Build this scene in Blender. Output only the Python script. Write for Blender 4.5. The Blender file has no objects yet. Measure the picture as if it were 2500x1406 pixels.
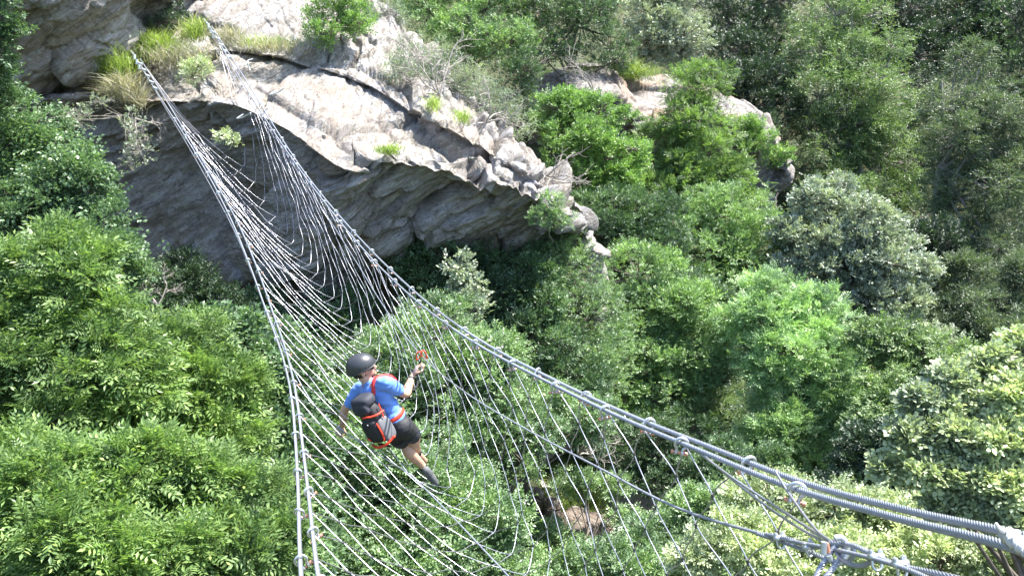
import bpy, math, random
import numpy as np
from mathutils import Vector, Matrix
random.seed(7); RNG = np.random.default_rng(7)
SC = bpy.context.scene
# ------------------------------------------------------------------ camera
PITCH = math.radians(22.0); F = 1962.0
cam_d = bpy.data.cameras.new('camera'); cam = bpy.data.objects.new('camera', cam_d)
SC.collection.objects.link(cam); SC.camera = cam
cam_d.sensor_width = 36.0; cam_d.lens = 36.0*F/2500.0; cam_d.clip_start = 0.05; cam_d.clip_end = 2000
ROLL = math.radians(8.0)
CP, SP, CR, SR = math.cos(PITCH), math.sin(PITCH), math.cos(ROLL), math.sin(ROLL)
_r0, _u0, _f = Vector((1, 0, 0)), Vector((0, SP, CP)), Vector((0, CP, -SP))
CAMR = _r0*CR-_u0*SR; CAMU = _u0*CR+_r0*SR; CAMF = _f
cam.matrix_world = Matrix((CAMR, CAMU, -CAMF)).transposed().to_4x4()
# ------------------------------------------------------------------ light
SUN = Vector((0.52, 0.20, 0.80)).normalized()
w = bpy.data.worlds.new('World'); SC.world = w; w.use_nodes = True
wn = w.node_tree; bg = wn.nodes['Background']; sky = wn.nodes.new('ShaderNodeTexSky')
sky.sky_type = 'NISHITA'; sky.sun_disc = False
sky.sun_elevation = math.asin(SUN.z); sky.sun_rotation = math.atan2(SUN.x, SUN.y)
wn.links.new(sky.outputs[0], bg.inputs[0]); bg.inputs[1].default_value = 0.15
sd = bpy.data.lights.new('sun', 'SUN'); sd.energy = 5.0; sd.angle = math.radians(0.5); sd.color = (1.0, 0.955, 0.88)
so = bpy.data.objects.new('sun', sd); SC.collection.objects.link(so)
so.rotation_euler = SUN.to_track_quat('Z', 'Y').to_euler(); so.location = (20, 20, 40)
SC.view_settings.view_transform = 'Standard'; SC.view_settings.look = 'None'
SC.view_settings.exposure = 1.75; SC.view_settings.gamma = 1.0
SC.cycles.max_bounces = 6; SC.cycles.transparent_max_bounces = 6; SC.cycles.diffuse_bounces = 3

# ------------------------------------------------------------------ helpers
def P(px, py, d):
    "pixel of the 2500x1406 photograph + distance along the view axis -> world point"
    x = (px-1250)/F*d; u = (703-py)/F*d
    return CAMR*x+CAMU*u+CAMF*d
def PA(a):
    a = np.asarray(a, float); x = (a[..., 0]-1250)/F*a[..., 2]; u = (703-a[..., 1])/F*a[..., 2]; d = a[..., 2]
    return x[..., None]*np.array(CAMR)+u[..., None]*np.array(CAMU)+d[..., None]*np.array(CAMF)
def link(o): SC.collection.objects.link(o); return o
def tag(o, label=None, cat=None, group=None, kind=None):
    if label: o['label'] = label
    if cat: o['category'] = cat
    if group: o['group'] = group
    if kind: o['kind'] = kind
    return o
def empty(name, loc=(0, 0, 0)):
    o = bpy.data.objects.new(name, None); o.location = loc; o.empty_display_size = 0.2; return link(o)
def meshobj(name, V, faces, mats, parent=None, smooth=False, mi=None):
    """V (n,3) world coords; faces: (m,k) int array or list of arrays with equal k each"""
    V = np.asarray(V, float)
    if parent is not None: V = V-np.array(parent.location)
    me = bpy.data.meshes.new(name)
    if isinstance(faces, np.ndarray): faces = [faces]
    faces = [np.asarray(f, np.int32) for f in faces if len(f)]
    me.vertices.add(len(V)); me.vertices.foreach_set('co', V.astype(np.float32).ravel())
    nl = sum(f.size for f in faces); npoly = sum(len(f) for f in faces)
    me.loops.add(nl); me.loops.foreach_set('vertex_index', np.concatenate([f.ravel() for f in faces]))
    tot = np.concatenate([np.full(len(f), f.shape[1], np.int32) for f in faces])
    st = np.concatenate([[0], np.cumsum(tot)[:-1]]).astype(np.int32)
    me.polygons.add(npoly); me.polygons.foreach_set('loop_start', st)
    me.polygons.foreach_set('use_smooth', np.full(npoly, smooth))
    if mi is not None: me.polygons.foreach_set('material_index', np.asarray(mi, np.int32))
    me.update(calc_edges=True)
    for m in (mats if isinstance(mats, (list, tuple)) else [mats]): me.materials.append(m)
    o = bpy.data.objects.new(name, me); link(o)
    if parent is not None: o.parent = parent
    return o
class MB:
    "collects quads/tris into one mesh"
    def __init__(s): s.V = []; s.F = {3: [], 4: []}; s.n = 0; s.M = {3: [], 4: []}
    def add(s, V, Fc, mi=0):
        V = np.asarray(V, float); Fc = np.asarray(Fc, int)
        s.V.append(V); k = Fc.shape[1]; s.F[k].append(Fc+s.n); s.M[k].append(np.full(len(Fc), mi)); s.n += len(V)
    def build(s, name, mats, parent=None, smooth=True):
        f = []; m = []
        for k in (3, 4):
            if s.F[k]: f.append(np.concatenate(s.F[k])); m.append(np.concatenate(s.M[k]))
        return meshobj(name, np.concatenate(s.V), f, mats, parent, smooth, np.concatenate(m))
def tube(mb, pts, r, sides=6, mi=0, lobes=0, pitch=0.1, depth=0.12, cap=True, flat=1.0, up=None):
    pts = np.asarray(pts, float); n = len(pts)
    r = np.full(n, r) if np.isscalar(r) else np.asarray(r, float)
    T = np.gradient(pts, axis=0); T /= np.linalg.norm(T, axis=1)[:, None]+1e-9
    N = np.zeros_like(T); a = np.array([0, 0, 1.0]) if up is None else np.array(up, float)
    if abs(T[0]@a) > 0.95: a = np.array([1.0, 0, 0])
    N[0] = np.cross(T[0], np.cross(a, T[0])); N[0] /= np.linalg.norm(N[0])
    for i in range(1, n):
        v = N[i-1]-T[i]*(N[i-1]@T[i]); N[i] = v/(np.linalg.norm(v)+1e-9)
    B = np.cross(T, N)
    L = np.concatenate([[0], np.cumsum(np.linalg.norm(np.diff(pts, axis=0), axis=1))])
    ph = np.linspace(0, 2*np.pi, sides, endpoint=False)[None, :]
    rr = np.repeat(r[:, None], sides, 1)
    if lobes:
        rr = rr*(1-depth+depth*np.abs(np.cos(lobes/2*ph))*1.5); ph = ph+2*np.pi*L[:, None]/pitch
    V = pts[:, None, :]+rr[..., None]*(np.cos(ph)[..., None]*N[:, None, :]+flat*np.sin(ph)[..., None]*B[:, None, :])
    i = np.arange(n-1)[:, None]; j = np.arange(sides)[None, :]; k = (j+1) % sides
    Fc = np.stack([i*sides+j+0*k, i*sides+k, (i+1)*sides+k, (i+1)*sides+j+0*k], -1).reshape(-1, 4)
    V = V.reshape(-1, 3); mb.add(V, Fc, mi)
    if cap:
        for e, ring in ((0, np.arange(sides)[::-1]), (n-1, np.arange(sides)+(n-1)*sides)):
            c = pts[e]; vv = np.vstack([V[ring], c]); q = np.arange(sides)
            mb.add(vv, np.stack([q, (q+1) % sides, np.full(sides, sides)], -1), mi)
def crom(pts, per=8):
    "Catmull-Rom through points"
    p = np.asarray(pts, float); p = np.vstack([2*p[0]-p[1], p, 2*p[-1]-p[-2]]); out = []
    t = np.linspace(0, 1, per, endpoint=False)[:, None]
    for i in range(1, len(p)-2):
        a, b, c, d = p[i-1], p[i], p[i+1], p[i+2]
        out.append(0.5*((2*b)+(-a+c)*t+(2*a-5*b+4*c-d)*t**2+(-a+3*b-3*c+d)*t**3))
    out.append(p[-2][None]); return np.concatenate(out)
def resample(p, step):
    L = np.concatenate([[0], np.cumsum(np.linalg.norm(np.diff(p, axis=0), axis=1))]); n = max(2, int(L[-1]/step)+1)
    s = np.linspace(0, L[-1], n); return np.stack([np.interp(s, L, p[:, k]) for k in range(3)], -1)
def ellipsoid(mb, c, rad, R=None, nu=16, nv=10, mi=0, pw=1.0):
    u = np.linspace(0, 2*np.pi, nu, endpoint=False); v = np.linspace(-np.pi/2, np.pi/2, nv)
    U, W = np.meshgrid(u, v); sp = lambda q: np.sign(q)*np.abs(q)**pw
    X = np.stack([sp(np.cos(W))*sp(np.cos(U)), sp(np.cos(W))*sp(np.sin(U)), sp(np.sin(W))], -1)*np.array(rad)
    X = X.reshape(-1, 3)
    if R is not None: X = X@np.array(R).T
    i = np.arange(nv-1)[:, None]; j = np.arange(nu)[None]; k = (j+1) % nu
    mb.add(X+np.array(c), np.stack([i*nu+j+0*k, i*nu+k, (i+1)*nu+k, (i+1)*nu+j+0*k], -1).reshape(-1, 4), mi)
# ---- noise
def h3(ix, iy, iz, seed=0):
    h = (ix.astype(np.int64)*374761393+iy.astype(np.int64)*668265263+iz.astype(np.int64)*2147483647+seed*1274126177) & 0xffffffff
    h = ((h ^ (h >> 13))*1274126177) & 0xffffffff; h = ((h ^ (h >> 16))*2246822519) & 0xffffffff
    return ((h ^ (h >> 15)) & 0xffffff)/float(0xffffff)
def vnoise(p, seed=0):
    i = np.floor(p).astype(np.int64); f = p-i; f = f*f*(3-2*f); r = 0
    for dx in (0, 1):
        for dy in (0, 1):
            for dz in (0, 1):
                wt = (f[..., 0] if dx else 1-f[..., 0])*(f[..., 1] if dy else 1-f[..., 1])*(f[..., 2] if dz else 1-f[..., 2])
                r = r+wt*h3(i[..., 0]+dx, i[..., 1]+dy, i[..., 2]+dz, seed)
    return r*2-1
def fbm(p, o=4, seed=0, g=0.5):
    a = 1; s = 0
    for k in range(o): s = s+a*vnoise(p*2**k+17.3*k, seed+k); a *= g
    return s
def cells(p, seed=0):
    i = np.floor(p).astype(np.int64); best = np.full(p.shape[:-1], 9.0); sec = best.copy(); val = np.zeros(p.shape[:-1])
    gx = np.zeros(p.shape)
    for dx in (-1, 0, 1):
        for dy in (-1, 0, 1):
            for dz in (-1, 0, 1):
                c = i+np.array([dx, dy, dz])
                j = np.stack([h3(c[..., 0], c[..., 1], c[..., 2], seed+q) for q in (1, 2, 3)], -1)
                q = p-(c+j); d = (q**2).sum(-1); v = h3(c[..., 0], c[..., 1], c[..., 2], seed+7)
                m = d < best; sec = np.where(m, best, np.minimum(sec, d)); best = np.where(m, d, best); val = np.where(m, v, val)
                gx = np.where(m[..., None], q, gx)
    return val, np.sqrt(sec)-np.sqrt(best), gx

# ------------------------------------------------------------------ materials
def newmat(name):
    m = bpy.data.materials.new(name); m.use_nodes = True; nt = m.node_tree
    return m, nt, nt.nodes['Principled BSDF']
def N_(nt, t, **k):
    n = nt.nodes.new(t)
    for a, b in k.items():
        if hasattr(n, a): setattr(n, a, b)
        else: n.inputs[a].default_value = b
    return n
def ramp(nt, fac, stops, mode='LINEAR'):
    r = nt.nodes.new('ShaderNodeValToRGB'); r.color_ramp.interpolation = mode
    e = r.color_ramp.elements
    while len(e) < len(stops): e.new(0.5)
    for q, (p, c) in zip(e, stops): q.position = p; q.color = (*c, 1) if len(c) == 3 else c
    nt.links.new(fac, r.inputs[0]); return r.outputs[0]
def noise(nt, scale, detail=5, rough=0.6, vec=None, dist=0.0):
    n = nt.nodes.new('ShaderNodeTexNoise'); n.inputs['Scale'].default_value = scale; n.inputs['Detail'].default_value = detail
    n.inputs['Roughness'].default_value = rough; n.inputs['Distortion'].default_value = dist
    if vec is not None: nt.links.new(vec, n.inputs['Vector'])
    return n.outputs[0]
def mixc(nt, fac, a, b, mode='MIX'):
    m = nt.nodes.new('ShaderNodeMix'); m.data_type = 'RGBA'; m.blend_type = mode
    for s, v in ((m.inputs[0], fac), (m.inputs[6], a), (m.inputs[7], b)):
        if hasattr(v, 'is_linked'): nt.links.new(v, s)
        elif isinstance(v, (int, float)): s.default_value = v
        else: s.default_value = (*v, 1)
    return m.outputs[2]
def geo_pos(nt): return nt.nodes.new('ShaderNodeNewGeometry').outputs['Position']
def simple(name, col, rough=0.6, metal=0.0, var=0.15, scale=30, spec=0.5, bump=0.0, sheen=0):
    m, nt, b = newmat(name); pos = geo_pos(nt)
    nf = noise(nt, scale, 4, 0.6, pos)
    c1 = tuple(min(1, x*(1-var)) for x in col); c2 = tuple(min(1, x*(1+var)) for x in col)
    nt.links.new(ramp(nt, nf, [(0.3, c1), (0.7, c2)]), b.inputs['Base Color'])
    b.inputs['Roughness'].default_value = rough; b.inputs['Metallic'].default_value = metal
    b.inputs['Specular IOR Level'].default_value = spec; b.inputs['Sheen Weight'].default_value = sheen
    if bump:
        bp = nt.nodes.new('ShaderNodeBump'); bp.inputs['Strength'].default_value = bump; bp.inputs['Distance'].default_value = 0.01
        nt.links.new(nf, bp.inputs['Height']); nt.links.new(bp.outputs[0], b.inputs['Normal'])
    return m
def leafmat(name, cols, trans=0.4, rough=0.42, spec=0.45, back=None):
    "cols: dark..light tints picked per leaf"
    m, nt, b = newmat(name); g = nt.nodes.new('ShaderNodeNewGeometry')
    st = [(.94*i/(len(cols)-1), c) for i, c in enumerate(cols)]; y_ = cols[-1]; st.append((1.0, (y_[0]*1.2, y_[1]*1.06, y_[2]*.95)))
    col = ramp(nt, g.outputs['Random Per Island'], st)
    big = noise(nt, 0.9, 3, 0.6, g.outputs['Position'])
    col = mixc(nt, 1.0, col, ramp(nt, big, [(0.34, (0.64, 0.70, 0.78)), (0.66, (1.14, 1.18, 1.04))]), 'MULTIPLY')
    nt.links.new(col, b.inputs['Base Color'])
    if back:
        cb = mixc(nt, g.outputs['Backfacing'], col, back); nt.links.new(cb, b.inputs['Base Color'])
    b.inputs['Roughness'].default_value = rough; b.inputs['Specular IOR Level'].default_value = spec
    tr = nt.nodes.new('ShaderNodeBsdfTranslucent')
    tc = mixc(nt, 1.0, col, (1.4, 1.55, 0.8), 'MULTIPLY'); nt.links.new(tc, tr.inputs[0])
    mx = nt.nodes.new('ShaderNodeMixShader'); mx.inputs[0].default_value = trans
    nt.links.new(b.outputs[0], mx.inputs[1]); nt.links.new(tr.outputs[0], mx.inputs[2])
    nt.links.new(mx.outputs[0], nt.nodes['Material Output'].inputs[0]); return m
NS = Vector((-0.30, -0.22, 0.93)).normalized()       # foliation normal of the gneiss
def rockmat(name, c_light, c_mid, c_dark, warm=(0.30, 0.19, 0.12)):
    m, nt, b = newmat(name); pos = geo_pos(nt)
    mp = nt.nodes.new('ShaderNodeMapping'); mp.vector_type = 'TEXTURE'
    q = NS.to_track_quat('Z', 'Y').to_euler(); mp.inputs['Rotation'].default_value = q; mp.inputs['Scale'].default_value = (1, 1, 0.16)
    nt.links.new(pos, mp.inputs['Vector']); sv = mp.outputs[0]
    n1 = noise(nt, 1.6, 8, 0.68, sv, 0.5); n2 = noise(nt, 7, 8, 0.72, sv, 0.3); n3 = noise(nt, 45, 5, 0.7, pos); n4 = noise(nt, 0.55, 4, 0.6, pos)
    base = ramp(nt, n1, [(0.30, c_dark), (0.47, c_mid), (0.62, c_light), (0.8, tuple(x*1.08 for x in c_light))])
    base = mixc(nt, ramp(nt, n4, [(0.48, (0, 0, 0)), (0.66, (0.8, 0.8, 0.8))]), base, warm)
    base = mixc(nt, ramp(nt, n2, [(0.36, (0.75,)*3), (0.47, (0,)*3)]), base, tuple(x*0.45 for x in c_dark))
    # lichen: dark specks and pale green-grey rosettes
    base = mixc(nt, ramp(nt, n3, [(0.33, (0.7,)*3), (0.42, (0,)*3)]), base, (0.07, 0.07, 0.062))
    n5 = noise(nt, 9, 6, 0.75, pos)
    base = mixc(nt, ramp(nt, n5, [(0.56, (0,)*3), (0.62, (0.55,)*3)]), base, (0.44, 0.46, 0.40))
    base = mixc(nt, ramp(nt, noise(nt, 3.5, 6, 0.7, pos), [(0.60, (0,)*3), (0.68, (0.5,)*3)]), base, (0.11, 0.115, 0.07))
    wv = nt.nodes.new('ShaderNodeVectorMath'); wv.operation = 'ADD'; nz = nt.nodes.new('ShaderNodeTexNoise'); nz.inputs['Scale'].default_value = 0.9; nz.inputs['Detail'].default_value = 7
    nt.links.new(sv, nz.inputs['Vector']); nt.links.new(sv, wv.inputs[0]); nt.links.new(nz.outputs[1], wv.inputs[1])
    vo = nt.nodes.new('ShaderNodeTexVoronoi'); vo.feature = 'DISTANCE_TO_EDGE'; vo.inputs['Scale'].default_value = 0.6; nt.links.new(wv.outputs[0], vo.inputs['Vector'])
    crk = ramp(nt, vo.outputs['Distance'], [(0.003, (.45,)*3), (0.02, (0,)*3)]); base = mixc(nt, crk, base, (0.035, 0.033, 0.03))
    nt.links.new(base, b.inputs['Base Color']); b.inputs['Roughness'].default_value = 0.75; b.inputs['Specular IOR Level'].default_value = 0.35
    bp = nt.nodes.new('ShaderNodeBump'); bp.inputs['Strength'].default_value = 0.9; bp.inputs['Distance'].default_value = 0.05
    add = nt.nodes.new('ShaderNodeMath'); add.operation = 'MULTIPLY_ADD'; nt.links.new(n2, add.inputs[0]); add.inputs[1].default_value = 1.0
    ad2 = nt.nodes.new('ShaderNodeMath'); ad2.operation = 'MULTIPLY'; nt.links.new(n3, ad2.inputs[0]); ad2.inputs[1].default_value = 0.35
    nt.links.new(ad2.outputs[0], add.inputs[2]); nt.links.new(add.outputs[0], bp.inputs['Height']); nt.links.new(bp.outputs[0], b.inputs['Normal'])
    return m
M = {}
M['rock'] = rockmat('gneiss', (0.375, 0.36, 0.36), (0.255, 0.23, 0.205), (0.125, 0.108, 0.09), (0.25, 0.205, 0.165))
M['rock_far'] = rockmat('pale_gneiss', (0.30, 0.275, 0.26), (0.21, 0.19, 0.175), (0.11, 0.10, 0.09))
M['rock_brown'] = rockmat('earth_stained_rock', (0.26, 0.22, 0.19), (0.17, 0.14, 0.115), (0.08, 0.065, 0.05), (0.2, 0.13, 0.09))
M['steel'] = simple('galvanised_steel', (0.60, 0.63, 0.66), 0.38, 0.75, 0.12, 40)
M['cable'] = simple('galvanised_wire_rope', (0.32, 0.34, 0.38), 0.42, 0.6, 0.12, 60)
M['strand'] = simple('galvanised_net_cable', (0.47, 0.47, 0.52), 0.40, 0.85, 0.08, 30, spec=0.8)
M['knot'] = simple('dark_ferrule', (0.10, 0.10, 0.11), 0.5, 0.4)
M['copper'] = simple('copper_tinted_pin', (0.62, 0.30, 0.20), 0.4, 0.4)
M['bark'] = simple('grey_bark', (0.13, 0.11, 0.09), 0.9, 0, 0.4, 18, bump=0.6)
M['bark_pale'] = simple('pale_bark', (0.24, 0.215, 0.19), 0.85, 0, 0.3, 14, bump=0.5)
M['twig'] = simple('dry_twig', (0.30, 0.27, 0.24), 0.9, 0, 0.3, 30)
def groundmat():
    m, nt, b = newmat('leaf_litter_soil'); pos = geo_pos(nt)
    n1 = noise(nt, 0.5, 6, 0.6, pos); n2 = noise(nt, 14, 6, 0.7, pos)
    c = ramp(nt, n1, [(0.35, (0.035, 0.05, 0.018)), (0.5, (0.05, 0.075, 0.022)), (0.62, (0.12, 0.10, 0.06))])
    c = mixc(nt, 0.5, c, ramp(nt, n2, [(0.3, (0.02, 0.025, 0.012)), (0.7, (0.14, 0.15, 0.07))]))
    nt.links.new(c, b.inputs['Base Color']); b.inputs['Roughness'].default_value = 0.95
    bp = nt.nodes.new('ShaderNodeBump'); bp.inputs['Distance'].default_value = 0.1; nt.links.new(n2, bp.inputs['Height']); nt.links.new(bp.outputs[0], b.inputs['Normal'])
    return m
M['ground'] = groundmat()
M['path'] = simple('dusty_path', (0.34, 0.30, 0.26), 0.95, 0, 0.35, 6, bump=0.5)
LG = {
 'ash':    leafmat('ash_leaf',    [(0.091, 0.150, 0.054), (0.157, 0.239, 0.081), (0.258, 0.355, 0.122)], 0.36),
 'bright': leafmat('bright_leaf', [(0.107, 0.175, 0.077), (0.187, 0.285, 0.121), (0.307, 0.427, 0.194)], 0.34),
 'fresh':  leafmat('lit_ash_leaf',  [(0.20, 0.31, 0.14), (0.31, 0.44, 0.21), (0.46, 0.60, 0.33)], 0.3),  # raised leaf colour paints in the sunlight on the round-topped ash
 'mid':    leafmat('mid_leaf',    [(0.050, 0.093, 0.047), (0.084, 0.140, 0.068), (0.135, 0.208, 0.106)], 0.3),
 'dark':   leafmat('dark_leaf',   [(0.023, 0.044, 0.025), (0.037, 0.064, 0.037), (0.059, 0.095, 0.053)], 0.22),  # dark green foliage, darkened further to paint shaded gaps between crowns
 'yellow': leafmat('yellow_leaf', [(0.108, 0.182, 0.062), (0.177, 0.287, 0.089), (0.272, 0.402, 0.131)], 0.38),
 'silver': leafmat('silver_leaf', [(0.15, 0.18, 0.12), (0.26, 0.30, 0.21), (0.46, 0.50, 0.38)], 0.22, 0.38, 0.5, back=(0.46, 0.49, 0.40)),
 'olive':  leafmat('olive_leaf',  [(0.076, 0.106, 0.060), (0.119, 0.161, 0.089), (0.183, 0.229, 0.133)], 0.27),
 'pale':   leafmat('pale_leaf',   [(0.28, 0.32, 0.18), (0.42, 0.46, 0.28), (0.58, 0.62, 0.42)], 0.26, 0.4, 0.5),
 'birch':  leafmat('birch_leaf',  [(0.094, 0.145, 0.060), (0.157, 0.227, 0.093), (0.242, 0.327, 0.139)], 0.32),
 'dry':    leafmat('dry_leaf',    [(0.170, 0.205, 0.137), (0.247, 0.284, 0.208), (0.340, 0.383, 0.296)], 0.28),
 'rose':   leafmat('rose_leaf',   [(0.118, 0.182, 0.085), (0.194, 0.284, 0.136), (0.317, 0.423, 0.226)], 0.34, 0.34, 0.6),
 'grass':  leafmat('grass_blade', [(0.151, 0.203, 0.050), (0.242, 0.314, 0.077), (0.333, 0.394, 0.131)], 0.4),
 'straw':  leafmat('straw_blade', [(0.278, 0.249, 0.164), (0.372, 0.327, 0.251), (0.484, 0.431, 0.366)], 0.3),
 'maple':  leafmat('maple_leaf',  [(0.077, 0.130, 0.071), (0.133, 0.210, 0.107), (0.237, 0.334, 0.187)], 0.3, 0.36, 0.55),
}
M['petal'] = leafmat('pink_petal', [(0.75, 0.55, 0.55), (0.8, 0.7, 0.68)], 0.2)

# ------------------------------------------------------------------ ground
ctrl = [(-6, 6, -10), (-3, 3.5, -9.5), (-9, 10, -8.5), (-12, 15, -6), (-1, 7, -10.3), (0, 10, -10.2), (1.5, 12.3, -9.75), (5, 4, -8.5), (7, 8, -9.0),
        (4.9, 15.7, -9.4), (4.5, 25.3, -5.3), (12, 26, -9.9), (13, 22, -9.8), (8, 18, -10), (1, 31, -3.6), (21, 41, -4.2), (10, 38, -3), (-5, 16.5, -8.5), (-2, 15, -9.2),
        (2, 16, -9.2), (-4, 24, -6), (-4, 32, -3), (-20, 10, -6), (-20, 25, -2), (-14, 35, 2), (0, 50, 4), (20, 58, 6), (40, 50, 5), (35, 30, -4), (25, 20, -7),
        (20, 8, -6), (12, 2, -5), (0, -1, -9), (-10, 0, -7), (0, -10, -4), (15, -10, -2), (-20, -10, -2), (-30, 60, 20), (10, 90, 30), (60, 80, 30), (-60, 30, 15), (80, 20, 10),
        (-60, -30, 10), (80, -30, 10), (0, -40, 10), (-60, 110, 50), (100, 110, 50), (16, 32, -6), (28, 36, -3)]
CT = np.array(ctrl, float)
CT = (CT@np.array([_r0, _u0, _f]).T)@np.array([CAMR, CAMU, CAMF])      # the camera's roll was read off after these heights
def _k(A, B): return np.sqrt(((A[:, None, :2]-B[None, :, :2])**2).sum(-1)+4.0)
_W = np.linalg.solve(_k(CT, CT)+np.eye(len(CT))*1e-6, CT[:, 2])
def gz(x, y):
    q = np.stack([np.ravel(x), np.ravel(y)], -1).astype(float); z = _k(q, CT)@_W
    z = z+0.22*fbm(np.concatenate([q*0.45, np.zeros((len(q), 1))], -1), 4, 3)
    return z.reshape(np.shape(x))
def axis_(lo, a, b, hi, fine, coarse):
    return np.concatenate([np.arange(lo, a, coarse), np.arange(a, b, fine), np.arange(b, hi+coarse, coarse)])
gx = axis_(-90, -14, 24, 110, 0.3, 2.5); gy = axis_(-50, 0, 44, 120, 0.3, 2.5)
GX, GY = np.meshgrid(gx, gy); GZ = gz(GX, GY)
def gridfaces(nr, nc):
    i = np.arange(nr-1)[:, None]; j = np.arange(nc-1)[None]
    return np.stack([i*nc+j, i*nc+j+1, (i+1)*nc+j+1, (i+1)*nc+j], -1).reshape(-1, 4)
tag(meshobj('ground', np.stack([GX, GY, GZ], -1).reshape(-1, 3), gridfaces(*GX.shape), M['ground'], None, True), kind='structure')

# ------------------------------------------------------------------ rock
def rock_disp(V, Nn, amp=1.0, sc=1.0, seed=0, shape=None):
    n = np.array(NS); t1 = np.cross(n, [0, 1.0, 0]); t1 /= np.linalg.norm(t1); t2 = np.cross(n, t1)
    L = np.stack([V@t1, V@t2, V@n], -1)/sc
    wv = fbm(L*0.35, 3, seed+50)
    L2 = L.copy(); L2[..., 2] += 0.30*wv; L2[..., 0] += 0.3*fbm(L*0.6+9, 2, seed+60)
    top = np.clip((Nn@n-.45)/.4, 0, 1); flat = 1.25-.85*top
    d = np.zeros(len(V))
    for k, (a, s, zz) in enumerate([(0.50, 0.36, 1.7), (0.24, 0.62, 3.0), (0.11, 1.0, 5.0), (0.05, 2.4, 5.0)]):
        v, edge, g = cells(L2*np.array([s, s, s*zz])+k*11.7, seed+k*13)
        a = a*(flat if k < 2 else 1-.55*top); crack = np.exp(-(edge/0.06)**2)
        d += a*(v-0.5)*1.1+a*0.25*g[..., 2]-crack*a*0.40
        r2 = np.mod(v*97.3, 1)-.5; r3 = np.mod(v*57.1, 1)-.5; d += a*1.5*(g[..., 0]*(r2+.25)+g[..., 1]*r3)
    if shape and shape[1] > 600: d = d.reshape(shape)*np.interp(np.arange(shape[1])/shape[1], [0, .86, .93, 1], [1, 1, .3, .15])[None]; d = d.ravel()
    if shape: d = blur(d.reshape(shape)[..., None], 1)[..., 0].ravel()
    d += 0.03*fbm(L2*np.array([1.5, 1.5, 5]), 4, seed+90)+0.03*fbm(V*2.2, 3, seed+8)+0.010*fbm(V*14, 2, seed+5)
    return V+Nn*(d*amp*sc)[:, None]
def grid_normals(G):
    a = np.gradient(G, axis=0); b = np.gradient(G, axis=1); n = np.cross(b, a); n /= np.linalg.norm(n, axis=-1)[..., None]+1e-9
    return n
def blur(A, k):
    for _ in range(k):
        A = (np.pad(A, ((1, 1), (0, 0), (0, 0)), 'edge')[2:]+2*A+np.pad(A, ((1, 1), (0, 0), (0, 0)), 'edge')[:-2])/4
        A = (np.pad(A, ((0, 0), (1, 1), (0, 0)), 'edge')[:, 2:]+2*A+np.pad(A, ((0, 0), (1, 1), (0, 0)), 'edge')[:, :-2])/4
    return A
def resample_grid(C, nr, nc):
    "C control grid (R,K,3): smooth interpolation, rows spaced by mean arc length"
    R = np.stack([crom(C[i], 12) for i in range(len(C))])
    R = np.stack([crom(R[:, j], 12) for j in range(R.shape[1])], 1)
    for ax, n in ((0, nr), (1, nc)):
        seg = np.linalg.norm(np.diff(R, axis=ax), axis=-1).mean(axis=1-ax); L = np.concatenate([[0], np.cumsum(seg)])
        s = np.linspace(0, L[-1], n); idx = np.searchsorted(L, s).clip(1, len(L)-1); t = (s-L[idx-1])/(L[idx]-L[idx-1])
        A = np.take(R, idx-1, ax); B = np.take(R, idx, ax); sh = [1, 1, 1]; sh[ax] = n; t = t.reshape(sh); R = A*(1-t)+B*t
    return R
def make_rock_sheet(name, C, nr, nc, mat, amp=1.0, sc=1.0, seed=0, parent=None):
    G = resample_grid(C, nr, nc); n = grid_normals(blur(G, 22))
    cen = G.reshape(-1, 3).mean(0)
    V = G.reshape(-1, 3); Nn = n.reshape(-1, 3)
    if ((V-cen-np.array([0, 2.0, 0]))*Nn).sum() < 0: Nn = -Nn
    V = rock_disp(V, Nn, amp, sc, seed, (nr, nc))
    return meshobj(name, V, gridfaces(nr, nc), mat, parent, False)
ridge = [(-300, 60, 17.5), (60, 90, 17.2), (385, 20, 17.6), (520, -110, 18.8), (740, -90, 19), (905, 0, 18.6), (1040, 145, 17.6), (1200, 300, 16.6), (1340, 438, 15.6), (1410, 530, 15.1)]
mid = [(-300, 160, 15.5), (90, 170, 15.6), (345, 125, 16.1), (560, 95, 16.4), (740, 130, 16.0), (880, 180, 15.8), (1010, 260, 15.3), (1160, 340, 14.9), (1290, 420, 14.5), (1380, 510, 14.5)]
brow = [(-300, 330, 14.4), (110, 240, 14.4), (350, 240, 14.9), (545, 245, 14.3), (695, 305, 13.5), (830, 392, 12.6), (960, 385, 12.8), (1120, 412, 13.0), (1280, 455, 13.2), (1365, 492, 13.7)]
lip = [(a, b+24, c+0.12) for a, b, c in brow]
face = [(-300, 450, 15), (150, 380, 15.3), (360, 380, 15.6), (545, 420, 15.2), (680, 450, 13.8), (820, 480, 13.0), (980, 490, 13.35), (1130, 500, 13.5), (1280, 530, 13.75), (1372, 525, 14.5)]
foot = [(-300, 650, 15), (150, 600, 15.3), (360, 620, 15.6), (550, 705, 14.9), (660, 695, 13.9), (860, 605, 13.6), (1000, 615, 14.3), (1150, 610, 14.5), (1290, 600, 14.6), (1390, 560, 15.0)]
under = [(-300, 900, 16), (150, 820, 16.5), (380, 820, 17), (560, 830, 16.6), (690, 800, 16.2), (870, 710, 16.6), (1000, 710, 17), (1150, 710, 17), (1300, 690, 16.6), (1420, 620, 16.0)]
step = [(a, b+(26 if 2 < i < 9 else 12), c-.04) for i, (a, b, c) in enumerate(mid)]
ledge = [(a+(p-a)*.35, b+44+(q-b-44)*.45, c+(e_-c)*.42) for (a, b, c), (p, q, e_) in zip(mid, brow)]
rows = [PA(r) for r in (ridge, mid, step, ledge, brow, lip, face, foot, under)]
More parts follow.
